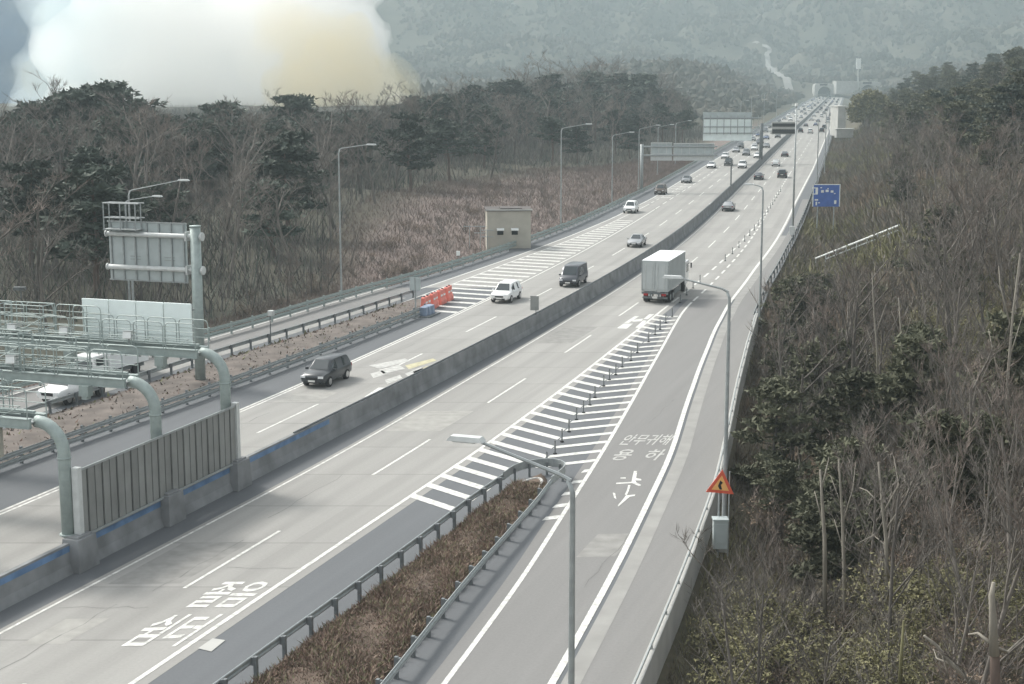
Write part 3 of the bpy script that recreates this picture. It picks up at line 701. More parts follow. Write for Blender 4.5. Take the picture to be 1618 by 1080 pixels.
lamp_px(887, 202, 207, 928, 195, 'grey street lamp standing right of the beige hut', 1)
lamp_px(968, 213, 250, 996, 208, 'grey street lamp second beyond the beige hut', 1)
lamp_px(1010, 203, 285, 1038, 197, 'grey street lamp third beyond the beige hut', 1)
lamp_px(1040, 200, 325, 1060, 196, 'grey street lamp behind the nearer overhead sign boards', 1)
lamp_px(1068, 194, 362, 1088, 190, 'grey street lamp between the two sets of overhead sign boards', 1)
for i, (x, y, Y) in enumerate(((1171, 160, 520), (1188, 152, 590), (1208, 147, 680), (1228, 140, 800))):
    lamp_px(x, y, Y, x + 9, y - 2, 'small distant lamp post on the left verge beyond the overhead signs', 1)
for i, (x, y, Y) in enumerate(((1294, 190, 250), (1306, 176, 330), (1311, 168, 420))):
    lamp_px(x, y, Y, x - 9, y - 2, ['lamp post behind the blue direction sign', 'distant lamp post a little beyond the blue direction sign', 'farthest lamp post beyond the blue direction sign'][i], -1)
# tall camera mast on the right
p = at_depth(1252, 376, 195); root = empty('camera_mast', (p[0], 195, 0), yaw(195)); tag(root, 'very tall thin mast with control box near the blue sign', 'mast')
zt = at_depth(1256, 167, 195)[2]
b = MB(); b.tube([(0, 0, -.3), (0, 0, zt)], [.15, .08], 8); b.build('pole', M['steel'], root, True)
b = MB(); b.box((-.05, -.2, 1.2), (.7, .5, 1.1)); b.build('control_box', M['steel_light'], root, bevel=.03)
b = MB(); b.cyl((0, -.1, zt + .15), .2, .35); b.box((-.3, 0, zt + .1), (.6, .08, .08)); b.build('camera_dome', M['white'], root)
# median pole
p = at(1141, 304); root = empty('median_pole', RP(p[1], .11), yaw(p[1])); tag(root, 'dark slim pole with bracket standing on the median beside the nearer overhead boards', 'pole')
zt = at_depth(1141, 250, p[1])[2]
b = MB(); b.tube([(0, 0, 1.2), (0, 0, zt)], .13, 8); b.build('pole', M['steel_dark'], root)
b = MB(); b.tube([(0, 0, zt - .1), (-.9, 0, zt + .15)], .06, 6); b.box((-.9, 0, zt + .15), (.5, .3, .15)); b.build('bracket_arm', M['steel_dark'], root)
# marker plate on the median
p = at(815, 520); root = empty('marker_sign', RP(p[1], .11), yaw(p[1])); tag(root, 'small brown rectangular plate on a short post on the median beside the white car', 'sign')
b = MB(); b.tube([(.12, 0, 1.2), (.12, 0, 1.9)], .035, 6); b.build('post', M['steel_dark'], root)
b = MB(); b.box((0, 0, 2.2), (.72, .05, 1.2)); b.build('plate', M['fence'], root)

# ------------------------------------------------------------------ overhead sign gantries farther away
def px_box(x0, x1, y0, y1, Y):
    a = at_depth(x0, y1, Y); c = at_depth(x1, y0, Y); return a[0], c[0], a[2], c[2]
Y = 276; root = empty('overhead_sign', RP(Y, -15.8), 0); tag(root, 'nearer overhead sign boards seen from behind above the oncoming lanes', 'sign')
rx0 = root.location.x
b = MB(); b.tube([(0, 0, -.4), (0, 0, 8.6)], .3, 10); b.build('column', M['steel'], root, True)
x0, x1, z0, z1 = px_box(1028, 1131, 225, 252, Y)
for z in (z0 + .8, z1 - .7):
    b = MB(); b.tube([(0, -.2, z), (x1 - rx0 + .3, -.2, z)], .15, 8); b.build('arm', M['steel'], root)
for a, c_, zz in ((1028, 1062, 0), (1064, 1129, .0)):
    x0, x1, z0, z1 = px_box(a, c_, 225 if a < 1050 else 226, 253, Y)
    b = MB(); b.box(((x0 + x1) / 2 - rx0, .1, (z0 + z1) / 2), (x1 - x0, .08, z1 - z0)); b.build('board', M['signback'], root)
    b = MB()
    for z in (z0 + .05, z1 - .05, z0 + (z1 - z0) * .36): b.box(((x0 + x1) / 2 - rx0, -.02, z), (x1 - x0, .16, .16))
    for x in np.arange(x0 + .05, x1, 1.4): b.box((x - rx0, .0, (z0 + z1) / 2), (.1, .1, z1 - z0))
    b.box(((x0 + x1) / 2 - rx0, .03, z0 + .55), (x1 - x0, .06, .9)); b.build('stiffener', M['steel_light'], root)
Y = 367; root = empty('overhead_sign', RP(Y, .11), 0); tag(root, 'farther overhead sign gantry with pale boards left and a dark message panel right', 'sign')
rx0 = root.location.x
b = MB(); b.tube([(0, 0, 1.0), (0, 0, 9.6)], .45, 10); b.build('column', M['steel_dark'], root, True)
for y0, y1, mm, nm in ((177, 187, 'signback', 'top_board'), (188, 222, 'signwhite', 'board')):
    x0, x1, z0, z1 = px_box(1111, 1189, y0, y1, Y); b = MB(); b.box(((x0 + x1) / 2 - rx0, .3, (z0 + z1) / 2), (x1 - x0, .1, z1 - z0)); b.build(nm, M[mm], root)
x0, x1, z0, z1 = px_box(1111, 1205, 186, 214, Y); b = MB()
for z in (z0 + .6, (z0 + z1) / 2, z1): b.tube([(x0 - rx0, 0, z), (0, 0, z)], .13, 6)
for i in range(9): b.tube([(x0 - rx0 + i * (0 - x0 + rx0) / 8.5, 0, z0 + .3), (x0 - rx0 + i * (0 - x0 + rx0) / 8.5, 0, z1 + .6)], .08, 5)
b.build('truss', M['steel'], root)
x0, x1, z0, z1 = px_box(1219, 1258, 192, 212, Y); b = MB(); b.box(((x0 + x1) / 2 - rx0, -.1, (z0 + z1) / 2), (x1 - x0, .4, z1 - z0)); b.build('message_panel', M['concrete_lt'], root)
h3 = (z1 - z0); b = MB(); b.box(((x0 + x1) / 2 - rx0, -.33, z0 + .24 * h3), (x1 - x0 - .2, .06, .34 * h3)); b.box(((x0 + x1) / 2 - rx0, -.33, z0 + .74 * h3), (x1 - x0 - .2, .06, .26 * h3)); b.build('display', M['black'], root)
b = MB()
for z in (z0 + .8, z1 - .8): b.tube([(0, .2, z), (x1 - rx0, .2, z)], .15, 6)
b.build('arm', M['steel'], root)

# ------------------------------------------------------------------ roadside signs
p = at_depth(1305, 330, 215); root = empty('direction_sign', (p[0], 215, HG(p[0], 215)), 0); tag(root, 'blue road sign with white lettering in the brush on the right verge', 'sign')
x0, x1, z0, z1 = px_box(1283.5, 1328, 290.5, 326, 215); gz = root.location.z; W_, H_ = x1 - x0, z1 - z0; cx0 = (x0 + x1) / 2 - p[0]; zc = (z0 + z1) / 2 - gz
b = MB(); b.box((cx0, 0, zc), (W_, .06, H_)); b.build('face', M['signblue'], root)
b = MB(); [b.box((cx0, -.035, zc + s * (H_ / 2 - .05)), (W_, .03, .12)) for s in (1,)]; [b.box((cx0 + s * (W_ / 2 - .05), -.035, zc), (.12, .03, H_)) for s in (-1, 1)]; b.build('border', M['white'], root)
b = MB()
for u, v, a, h in ((-.36, .2, .09, .3), (-.15, .18, .1, .14), (.02, .2, .11, .13), (.2, .17, .1, .12), (-.36, -.2, .12, .08), (-.36, -.36, .05, .2), (.33, -.3, .08, .2), (-.2, .34, .06, .05), (-.42, .33, .2, .05), (-.42, .06, .2, .05), (.3, .08, .05, .05), (.05, .3, .04, .06), (-.26, -.33, .06, .05)):
    b.box((cx0 + u * W_, -.05, zc + v * H_), (a * W_, .02, h * H_ * .8))
b.build('legend', M['white'], root)
for s in (-1, 1):
    b = MB(); b.tube([(cx0 + s * W_ * .3, .1, -.5), (cx0 + s * W_ * .3, .1, zc + H_ / 2)], .09, 8); b.build('post', M['steel'], root)
# triangular warning sign
Y = 65.4; c = at_depth(1139, 764, Y); root = empty('warning_sign', (c[0], Y, -.5), 0); tag(root, 'red and yellow triangular warning sign on a post by the parapet', 'sign')
zc = c[2] + .5; s = .60
def tri(mb, r, y, d, zc, rot=R(-5)):
    P = [(r * math.cos(R(90 + 120 * k) + rot), r * math.sin(R(90 + 120 * k) + rot)) for k in range(3)]
    f_ = [(a, y, zc + q) for a, q in P]; g_ = [(a, y + d, zc + q) for a, q in P]
    mb.poly(f_[::-1] if False else [f_[0], f_[1], f_[2]]); mb.poly([g_[2], g_[1], g_[0]])
    for k in range(3): mb.quad(f_[k], g_[k], g_[(k + 1) % 3], f_[(k + 1) % 3])
b = MB(); tri(b, .72, 0, .04, zc - .07); b.build('border', M['signred'], root)
b = MB(); tri(b, .45, -.012, .01, zc - .07); b.build('face', M['signyellow'], root)
b = MB(); b.poly([(-.03, -.02, zc + .16), (-.13, -.02, zc - .1), (-.05, -.02, zc - .26), (.06, -.02, zc - .26), (.0, -.02, zc - .05), (.09, -.02, zc + .05)]); b.build('symbol', M['black'], root)
b = MB(); b.tube([(-.06, .09, 0), (-.04, .09, zc + .3)], .05, 8); b.tube([(.42, .25, 0), (.42, .25, zc + .5)], .03, 6); b.build('post', M['steel'], root)
c = at_depth(1138, 822, 65.2); b = MB(); b.box((0, 0, .6), (.62, .5, 1.3)); b.box((0, 0, 1.28), (.7, .58, .08)); b.box((0, -.26, .65), (.5, .02, .9))
o = b.build('cabinet', M['signback'], None, bevel=.02); o.location = (c[0], 65.2, c[2] - 1.2); tag(o, 'grey roadside control cabinet at the foot of the triangular warning sign', 'cabinet')
# object marker with crash cushion at the exit nose
p = at(657, 503); root = empty('nose_sign', (p[0], p[1], 0), yaw(p[1])); tag(root, 'two panel object marker on a post at the exit nose beside the red barriers', 'sign')
b = MB(); b.tube([(0, 0, 0), (0, 0, 3.6)], .07, 8); b.build('post', M['steel'], root)
for s in (-1, 1):
    b = MB(); b.box((.28 * s, -.09, 3.05), (.44, .05, 1.15)); b.build('panel', M['signback'], root)
p = at(663, 503); root = empty('crash_cushion', (p[0] + .3, p[1] + 1.2, 0), yaw(p[1])); tag(root, 'faded blue crash cushion at the tip of the exit nose', 'crash cushion')
for k in range(3):
    b = MB(); b.box((0, k * .7, .45), (.7 + .1 * k, .62, .8), taper=.9); b.build('module', M['bluepl'], root, bevel=.06)
b = MB(); b.box((0, .8, .04), (1.5, 2.9, .1)); b.build('base', M['steel_dark'], root)
a0, a1 = at(673, 491), at(708, 474)
def water_barrier():
    root = empty('water_barrier'); b = MB(); pr = [(-.3, 0), (-.3, .25), (-.2, .45), (-.15, .95), (.15, .95), (.2, .45), (.3, .25), (.3, 0)]; n0 = len(b.v)
    for y in (-.78, -.7, .7, .78):
        q = .86 if abs(y) > .75 else 1
        for x, z in pr: b.v.append((x * q, y, z * (q * .5 + .5)))
    for i in range(3):
        for j in range(8): b.f.append((n0 + i * 8 + j, n0 + (i + 1) * 8 + j, n0 + (i + 1) * 8 + (j + 1) % 8, n0 + i * 8 + (j + 1) % 8)); b.m.append(0)
    b.poly(b.v[n0:n0 + 8]); b.poly(b.v[n0 + 24:n0 + 32][::-1]); b.build('shell', M['orange'], root)
    b = MB(); [b.cyl((0, y, .97), .09, .06) for y in (-.4, .4)]; b.build('filler_cap', M['black'], root)
    b = MB(); [b.box((s * .185, y, .6), (.03, .5, .12)) for s in (-1, 1) for y in (-.38, .38)]; b.build('reflector', M['white'], root)
    return root
pb = water_barrier()
for i in range(4):
    o = pb if i == 0 else copy_tree(pb); t = i / 3; o.location = (a0[0] + (a1[0] - a0[0]) * t, a0[1] + (a1[1] - a0[1]) * t, 0); o.scale = (1.15, 1.1, 1.4)
    o.rotation_euler = (0, 0, -math.atan2(a1[0] - a0[0], a1[1] - a0[1]) + .05 * (i % 2))
    tag(o, ['red plastic water barrier nearest the exit nose sign', 'red plastic water barrier second from the exit nose sign', 'red plastic water barrier third from the exit nose sign', 'red plastic water barrier farthest from the exit nose sign'][i], 'barrier', 'red water barriers at the exit nose')
# delineator posts in the gore
b0 = empty('delineator_post'); b = MB(); b.tube([(0, 0, 0), (0, 0, .78)], .042, 8); b.build('stem', M['steel_dark'], b0)
b = MB(); b.cyl((0, 0, .03), .11, .06, 'Z', 10); b.build('foot', M['black'], b0); b = MB(); b.cyl((0, 0, .6), .05, .12, 'Z', 8); b.build('band', M['fence'], b0)
BP = [(877, 717), (888, 698), (899, 682), (911, 663), (922, 652), (932, 640), (940, 628), (954, 610), (963, 600), (973, 592), (983, 580), (997, 570), (1007, 557), (1025, 540), (1035, 528), (1043, 520), (1052, 510), (1062, 500), (1075, 478), (1085, 466), (1095, 455), (1106, 446), (864, 735)]
for i, (x, y) in enumerate(BP):
    o = b0 if i == 0 else copy_tree(b0); o.location = at(x, y); o['label'] = 'thin dark delineator post in the row down the middle of the hatched gore'; o['category'] = 'delineator post'; o['group'] = 'delineator posts along the gore'
for k in range(16):
    Y = 172 + k * 7.0; o = copy_tree(b0); o.location = CP('R', Y, 0, .35); o['label'] = 'thin dark delineator post on the lane divider beyond the lorry'; o['category'] = 'delineator post'; o['group'] = 'delineator posts beyond the lorry'
# posts left of the exit road
p = at(428, 545); root = empty('marker_post', p, yaw(p[1])); tag(root, 'slim post with small box on top beside the exit road', 'post')
b = MB(); b.tube([(0, 0, 0), (0, 0, 2.5)], .05, 6); b.build('pole', M['steel_dark'], root); b = MB(); b.box((.1, 0, 2.55), (.45, .35, .4)); b.build('box', M['steel_light'], root, bevel=.03)
p = at_depth(724, 425, 168); root = empty('marker_post', (p[0], 168, -.4), yaw(168)); tag(root, 'small white reflector post behind the outer green guardrail', 'post')
b = MB(); b.tube([(0, 0, 0), (0, 0, 1.7)], .04, 6); b.build('pole', M['steel_dark'], root); b = MB(); b.box((0, 0, 1.75), (.36, .2, .5)); b.build('head', M['white'], root)
p = at_depth(35, 500, 118); root = empty('camera_post', (p[0], 118, 0)); tag(root, 'thin pole with a small camera behind the toll gantry railings', 'pole')
zt = at_depth(35, 455, 118)[2]; b = MB(); b.tube([(0, 0, -.5), (0, 0, zt)], .06, 6); b.build('pole', M['steel_dark'], root); b = MB(); b.box((0, -.2, zt), (.9, .5, .25)); b.build('camera', M['steel_dark'], root)

# ------------------------------------------------------------------ beige hut
x0, x1, z0, z1 = px_box(768, 837, 333, 387, 185); zb = -.6
root = empty('beige_hut', ((x0 + x1) / 2, 187, zb), R(4)); tag(root, 'small flat roofed beige hut beyond the green guardrail', 'building')
W_ = x1 - x0; H_ = z1 - zb
b = MB(); b.box((0, 0, H_ / 2), (W_, 4.2, H_)); b.build('wall', M['beige'], root)
b = MB(); b.box((0, 0, H_ + .1), (W_ + .35, 4.5, .22)); b.box((.3, -.2, H_ + .26), (W_ * .5, 3, .12)); b.build('roof', M['roofdark'], root)
b = MB(); b.box((0, -2.27, H_ + .14), (W_ + .38, .06, .16)); b.build('fascia', M['concrete_lt'], root)
for u in (-.2, .13):
    b = MB(); b.box((u * W_, -2.13, H_ * .5), (.75, .08, .62)); f0 = b.build('window', M['dark'], root)
    b = MB(); b.box((u * W_, -2.38, H_ * .5 + .36), (.9, .5, .1), 0, 0, R(22)); b.build('hood', M['white'], root)
b = MB(); b.box((.3, -2.2, .4), (2.6, .35, .12)); b.build('ledge', M['concrete_lt'], root)
for k, (x, y, h) in enumerate(((742, 356, 2.6), (759, 356, 3.0), (770, 362, 2.2))):
    p = at_depth(x, 392, 186 - k); root = empty('utility_frame', (p[0], 186 - k, -.5)); tag(root, ['thin utility pole with crossbar, leftmost of three beside the hut', 'thin utility pole with two crossbars in the middle of three beside the hut', 'short utility pole touching the left side of the hut'][k], 'pole', 'utility poles beside the hut')
    zt = at_depth(x, y, 186 - k)[2] + .5; b = MB(); b.tube([(0, 0, 0), (0, 0, zt)], .05, 6); b.build('pole', M['steel'], root)
    b = MB(); [b.box((0, 0, zt - .1 - q), (1.5, .08, .1)) for q in ((0,) if k == 0 else (0, .8))]; b.build('crossbar', M['steel'], root)

# ------------------------------------------------------------------ handrail of the hillside steps
A0 = ray_ground(1288, 432); B0 = ray_ground(1420, 380)
root = empty('handrail', A0); tag(root, 'pale handrail beside steps climbing the right hillside', 'handrail')
pts = []
for i in range(9):
    t = i / 8; pts.append((Vector(B0) - Vector(A0)) * t)
b = MB(); b.tube([q + Vector((0, 0, 1.75)) for q in pts], .12, 6); b.build('top_rail', M['white'], root)
b = MB(); b.tube([q + Vector((0, 0, 1.2)) for q in pts[1:]], .08, 5); b.build('middle_rail', M['steel_light'], root)
for q in pts:
    b = MB(); b.tube([q - Vector((0, 0, 1.2)), q + Vector((0, 0, 1.75))], .07, 5); b.build('post', M['steel_light'], root)
for i in range(8):
    for k in range(3):
        q = pts[i].lerp(pts[i + 1], (k + .5) / 3); b = MB(); b.box(q + Vector((.8, .3, .1)), (1.3, .5, .25), 0, .3); b.build('step', M['concrete_lt'], root)

# ------------------------------------------------------------------ tunnel portals, mast, walls far away
def portal(px, py, Y, wd, hh, label, side=0):
    p = at_depth(px, py, Y); root = empty('tunnel_portal', (p[0], Y, 0)); z0 = p[2]; tag(root, label, 'tunnel portal', 'tunnel portals')
    b = MB(); r = wd * .33; W2 = wd * .5; H2 = hh; seg = [(r * math.cos(t), r * 1.0 * math.sin(t) + z0 + hh * .12) for t in np.linspace(0, math.pi, 13)]
    arc = [(r, z0 - 2)] + seg + [(-r, z0 - 2)]
    outer = [(W2, z0 - 2)] + [(W2 * max(-1, min(1, 1.35 * math.cos(t))), z0 + H2 * min(1, .25 + .95 * math.sin(t))) for t in np.linspace(0, math.pi, 13)] + [(-W2, z0 - 2)]
    for i in range(len(arc) - 1):
        b.quad((arc[i][0], 0, arc[i][1]), (outer[i][0], 0, outer[i][1]), (outer[i + 1][0], 0, outer[i + 1][1]), (arc[i + 1][0], 0, arc[i + 1][1]))
        b.quad((arc[i][0], 0, arc[i][1]), (arc[i + 1][0], 0, arc[i + 1][1]), (arc[i + 1][0], 40, arc[i + 1][1]), (arc[i][0], 40, arc[i][1]))
        b.quad((outer[i][0], 0, outer[i][1]), (outer[i][0], 12, outer[i][1]), (outer[i + 1][0], 12, outer[i + 1][1]), (outer[i + 1][0], 0, outer[i + 1][1]))
    b.build('wall', M['concrete_lt'], root)
    b = MB(); b.poly([(x, 8, z) for x, z in arc]); b.build('bore', M['dark'], root)
    b = MB(); b.box((-r * .2, -.3, z0 + hh * .9), (r * 1.1, .4, hh * .16)); b.build('sign_panel', M['black'], root)
    return root
portal(1303, 149, 1505, 20, 10.5, 'pale tunnel portal at the far end of the left carriageway')
portal(1372, 149, 1500, 24, 12.5, 'pale tunnel portal above the round green tree')
p = at_depth(1357, 92, 1490); root = empty('signal_mast', (p[0], 1490, 0)); tag(root, 'tall white mast standing above the tunnel portals', 'mast')
b = MB(); b.tube([(0, 0, 0), (0, 0, p[2] - 8)], .8, 8); b.build('pole', M['concrete_lt'], root); b = MB(); b.box((0, 0, p[2] - 5), (4.2, 2, 10)); b.build('head', M['white'], root)
def slab(name, label, x0, x1, y0, y1, Y, dep, m, cat='wall', rz=0):
    a, c_, z0, z1 = px_box(x0, x1, y0, y1, Y); b = MB(); b.box((0, 0, (z1 - z0) / 2), (c_ - a, dep, z1 - z0)); b.box((0, -.02, z1 - z0 + .15), (c_ - a + .6, dep + .6, .3))
    n_ = max(2, int((c_ - a) / 3))
    for i in range(n_): b.box((a + (i + .5) * (c_ - a) / n_ - (a + c_) / 2, -dep / 2 - .06, (z1 - z0) / 2), (.35, .14, (z1 - z0) * .96))
    o = b.build(name, m); o.location = ((a + c_) / 2, Y, z0); o.rotation_euler = (0, 0, rz); tag(o, label, cat)
slab('retaining_wall', 'pale concrete wall beside the far carriageway left of the round tree', 1317, 1331, 168, 214, 520, 12, M['concrete_lt'])
slab('retaining_wall', 'long low pale wall below the round green tree', 1320, 1347, 204, 217, 505, 3, M['concrete_lt'])
slab('roadside_booth', 'small pale booth on the hillside right of the round tree', 1410, 1430, 210, 222, 470, 4, M['concrete_lt'], 'building')
slab('portal_building', 'pale flat building between the two tunnel portals', 1318, 1352, 128, 148, 1500, 18, M['concrete_lt'], 'building')
# ================================================================== VEHICLES
PAINT = {}
def paint(name, rgb, metal=.2):
    m = mat('car paint ' + name, rgb, .28, metal, var=.05, scale=2, spec=.5); PAINT[name] = m; return m
paint('dark grey', (.045, .05, .055)); paint('charcoal', (.07, .075, .085)); paint('white', (.78, .79, .78), 0); paint('silver', (.36, .37, .38), .5); paint('brown', (.10, .075, .06)); paint('grey', (.2, .21, .22), .4); paint('black', (.02, .021, .023)); paint('blue', (.05, .09, .2)); paint('grey blue', (.16, .19, .25))
# stations: y, bottom z, shoulder z, half width, top z, top half width   (front = +y)
STY = {
 'suv': dict(st=[(-2.32, .42, .95, .80, 1.0, .74), (-2.26, .32, 1.0, .90, 1.18, .80), (-2.0, .28, 1.02, .93, 1.66, .66), (-1.6, .26, 1.02, .935, 1.74, .66), (0, .25, 1.0, .935, 1.76, .66), (.55, .25, .98, .935, 1.68, .64), (1.25, .26, .98, .925, 1.08, .80), (1.95, .28, .93, .90, 1.0, .76), (2.25, .32, .82, .84, .88, .70), (2.34, .42, .7, .74, .75, .64)], wb=(-1.38, 1.4), wr=.36),
 'sedan': dict(st=[(-2.35, .42, .82, .76, .9, .7), (-2.28, .32, .86, .86, .98, .74), (-1.75, .26, .88, .89, 1.02, .72), (-1.1, .24, .88, .9, 1.38, .58), (-.5, .23, .88, .9, 1.45, .58), (.15, .23, .87, .9, 1.42, .58), (.95, .24, .86, .89, .96, .74), (1.7, .26, .78, .87, .86, .72), (2.2, .3, .68, .8, .74, .66), (2.33, .4, .6, .68, .64, .58)], wb=(-1.35, 1.4), wr=.33),
 'hatch': dict(st=[(-1.98, .42, .9, .74, .98, .7), (-1.92, .32, .94, .84, 1.1, .74), (-1.68, .27, .95, .87, 1.45, .62), (-1.1, .25, .94, .875, 1.54, .62), (0, .24, .92, .875, 1.55, .62), (.4, .24, .91, .875, 1.48, .6), (1.05, .25, .9, .865, 1.02, .74), (1.6, .28, .82, .84, .9, .7), (1.9, .32, .7, .78, .76, .64), (1.97, .42, .6, .68, .66, .58)], wb=(-1.2, 1.22), wr=.32),
 'van': dict(st=[(-2.5, .45, 1.1, .86, 1.2, .8), (-2.46, .34, 1.12, .95, 1.9, .82), (-2.3, .3, 1.12, .97, 2.06, .82), (-1.2, .28, 1.1, .97, 2.1, .82), (.6, .28, 1.08, .97, 2.08, .82), (1.05, .28, 1.06, .965, 1.98, .8), (1.75, .3, 1.04, .95, 1.16, .84), (2.2, .32, .95, .92, 1.05, .78), (2.42, .36, .8, .86, .88, .72), (2.5, .45, .66, .78, .7, .66)], wb=(-1.5, 1.55), wr=.36),
}
def ring(s):
    y, zb, zs, w_, zt, wt = s
    half = [(w_ * .7, zb), (w_ * .97, zb + .14), (w_, (zb + zs) / 2 + .05), (w_ * .985, zs - .05), (w_ * .95, zs), (wt + (.0), zt - .07), (wt * .84, zt)]
    return [(x, y, z) for x, z in half] + [(-x, y, z) for x, z in reversed(half)]
def car(style, pm, detail=True, plate=True):
    S = STY[style]; st = S['st']; root = empty('car'); b = MB(); g = MB()
    # refine stations lightly for a smooth hull
    fine = []
    for i in range(len(st) - 1):
        fine.append((st[i], i))
        if i not in (): fine.append((tuple((p + q) / 2 for p, q in zip(st[i], st[i + 1])), i))
    fine.append((st[-1], len(st) - 2))
    rings = [ring(s) for s, _ in fine]; k = 14
    for r_ in rings: b.v += r_
    tops = [s[4] - s[2] for s, _ in fine]
    GL = []
    for i in range(len(rings) - 1):
        for j in range(k):
            j2 = (j + 1) % k; q = (i * k + j, i * k + j2, (i + 1) * k + j2, (i + 1) * k + j)
            b.f.append(q); b.m.append(0)
        s0, s1 = fine[i][0], fine[i + 1][0]
        cab0, cab1 = tops[i] > .36, tops[i + 1] > .36
        if cab0 and cab1 and not (abs((s0[0] + s1[0]) / 2 + .35) < .12):
            for j in (4, 8):
                GL.append(('side', [rings[i][j], rings[i][j + 1], rings[i + 1][j + 1], rings[i + 1][j]]))
    b.poly(rings[0][::-1]); b.poly(rings[-1])
    b.build('body', pm, root, True).data.set_sharp_from_angle(angle=R(35))
    def inset(q, f=.9, off=.012):
        q = [Vector(p) for p in q]; c = sum(q, Vector()) / len(q); n = (q[1] - q[0]).cross(q[-1] - q[0]).normalized()
        ax = Vector((c.x, 0, c.z - 1.0)); n = n if n.dot(c - Vector((0, 0, .9))) > 0 else -n
        return [c + (p - c) * f + n * off for p in q]
    def glass(nm, qs, f=.9):
        m_ = MB()
        for q in qs:
            v = inset(q, f); m_.poly(v)
        m_.build(nm, M['glass'], root)
    for sg in (1, -1):
        for lo, hi in ((-9, -.35), (-.35, 9)):
            qs = [q for t, q in GL if q[0][0] * sg > 0 and lo < (q[0][1] + q[2][1]) / 2 < hi]
            if not qs: continue
            ys_ = sorted(qs, key=lambda q: q[0][1]); a, c_ = ys_[0], ys_[-1]
            e0 = min((a[0], a[3]), key=lambda p: p[1]); e1 = min((a[1], a[2]), key=lambda p: p[1]); e2 = max((c_[1], c_[2]), key=lambda p: p[1]); e3 = max((c_[0], c_[3]), key=lambda p: p[1])
            glass('side_window', [[e0, e1, e2, e3]], .88)
    # windscreen and rear window: the panels between the roof and the bonnet / tail
    roof = [s for s in st if s[4] - s[2] > .5]; f0 = roof[-1]; f1 = st[st.index(f0) + 1]; r0 = roof[0]; r1 = st[st.index(r0) - 1]
    def screen(a, c_, nm):
        q = [(-a[5] * .84, a[0], a[4]), (a[5] * .84, a[0], a[4]), (c_[5] * .9, c_[0], c_[4]), (-c_[5] * .9, c_[0], c_[4])]
        q = [Vector(p) for p in q]; n = (q[1] - q[0]).cross(q[2] - q[0]).normalized(); n = n if n.z > 0 else -n
        c = sum(q, Vector()) / 4; q = [c + (p - c) * .93 + n * .02 for p in q]; m_ = MB(); m_.poly(q); m_.build(nm, M['glass'], root)
    screen(f0, f1, 'windscreen'); screen(r0, r1, 'rear_window')
    yf, yr = st[-1][0], st[0][0]; wf = st[-1][3]; zf = st[-2][2]
    for s in (-1, 1):
        m_ = MB(); m_.box((s * wf * .86, yf - .09, zf - .06), (.36, .2, .13), 0, -s * .25); m_.build('headlight', M['lamp_glass'], root)
        m_ = MB(); m_.box((s * st[1][3] * .86, yr + .06, st[1][2] - .1), (.24, .12, .2)); m_.build('tail_light', M['tail'], root)
    m_ = MB(); m_.box((0, yf - .02, zf - .17), (wf * 1.1, .08, .14)); m_.box((0, yf - .03, .42), (wf * 1.5, .1, .16)); m_.build('grille', M['black'], root)
    m_ = MB(); m_.box((0, yf + .03, .5), (.5, .02, .12)); m_.box((0, yr - .02, .72), (.5, .03, .12)); m_.build('licence_plate', M['plate'], root)
    m_ = MB(); m_.box((0, yr + .02, .45), (st[1][3] * 1.5, .1, .2)); m_.build('rear_bumper', M['black'], root)
    for s in (-1, 1):
        m_ = MB(); m_.box((s * (f1[3] + .1), f1[0] - .35, f1[2] + .1), (.2, .12, .15)); m_.build('mirror', pm, root)
        for y in S['wb']:
            m_ = MB(); m_.cyl((s * (st[4][3] - .1), y, S['wr']), S['wr'], .24, 'X', 16); wl_ = m_.build('wheel', M['black'], root)
            m_ = MB(); m_.cyl((s * (st[4][3] + .025), y, S['wr']), S['wr'] * .62, .02, 'X', 12); m_.build('rim', M['chrome'], wl_)
    return root
def small_car(style, pm):
    """far away: one mesh, same outline, glass and wheels as material slots"""
    S = STY[style]; st = S['st']; b = MB(); rings = [ring(s) for s in st]; k = 14
    for r_ in rings: b.v += r_
    for i in range(len(rings) - 1):
        cab = st[i][4] - st[i][2] > .3 or st[i + 1][4] - st[i + 1][2] > .3; full = st[i][4] - st[i][2] > .3 and st[i + 1][4] - st[i + 1][2] > .3
        for j in range(k):
            j2 = (j + 1) % k; b.f.append((i * k + j, i * k + j2, (i + 1) * k + j2, (i + 1) * k + j))
            g = (full and j in (4, 8)) or (cab and not full and j in (5, 6, 7)); b.m.append(1 if g else 0)
    b.poly(rings[0][::-1]); b.poly(rings[-1])
    for s in (-1, 1):
        for y in S['wb']: b.cyl((s * .8, y, S['wr']), S['wr'], .26, 'X', 10, 2)
        b.box((s * st[-1][3] * .8, st[-1][0] - .06, st[-2][2] - .06), (.34, .16, .13), 3); b.box((s * st[1][3] * .85, st[0][0] + .05, st[1][2] - .1), (.24, .12, .2), 4)
    b.box((0, st[-1][0], .45), (1.2, .06, .25), 2); b.box((0, st[0][0], .5), (1.4, .06, .2), 2)
    o = b.build('car', [pm, M['glass'], M['black'], M['lamp_glass'], M['tail']]); o.data.polygons.foreach_set('use_smooth', [True] * len(o.data.polygons)); o.data.set_sharp_from_angle(angle=R(35)); return o
def put(o, px, py, away, label, cat='car', dyaw=0, group=None):
    p = at(px, py); o.location = p; o.rotation_euler = (0, 0, yaw(p[1]) + (0 if away else math.pi) + dyaw); return tag(o, label, cat, group)
put(car('suv', PAINT['dark grey']), 516, 603, False, 'dark grey sport utility car approaching in the outer oncoming lane')
put(car('suv', PAINT['white']), 800, 474, False, 'white crossover car approaching beside the red water barriers')
put(car('van', PAINT['charcoal']), 906, 449, False, 'charcoal boxy van approaching close to the median barrier', 'van')
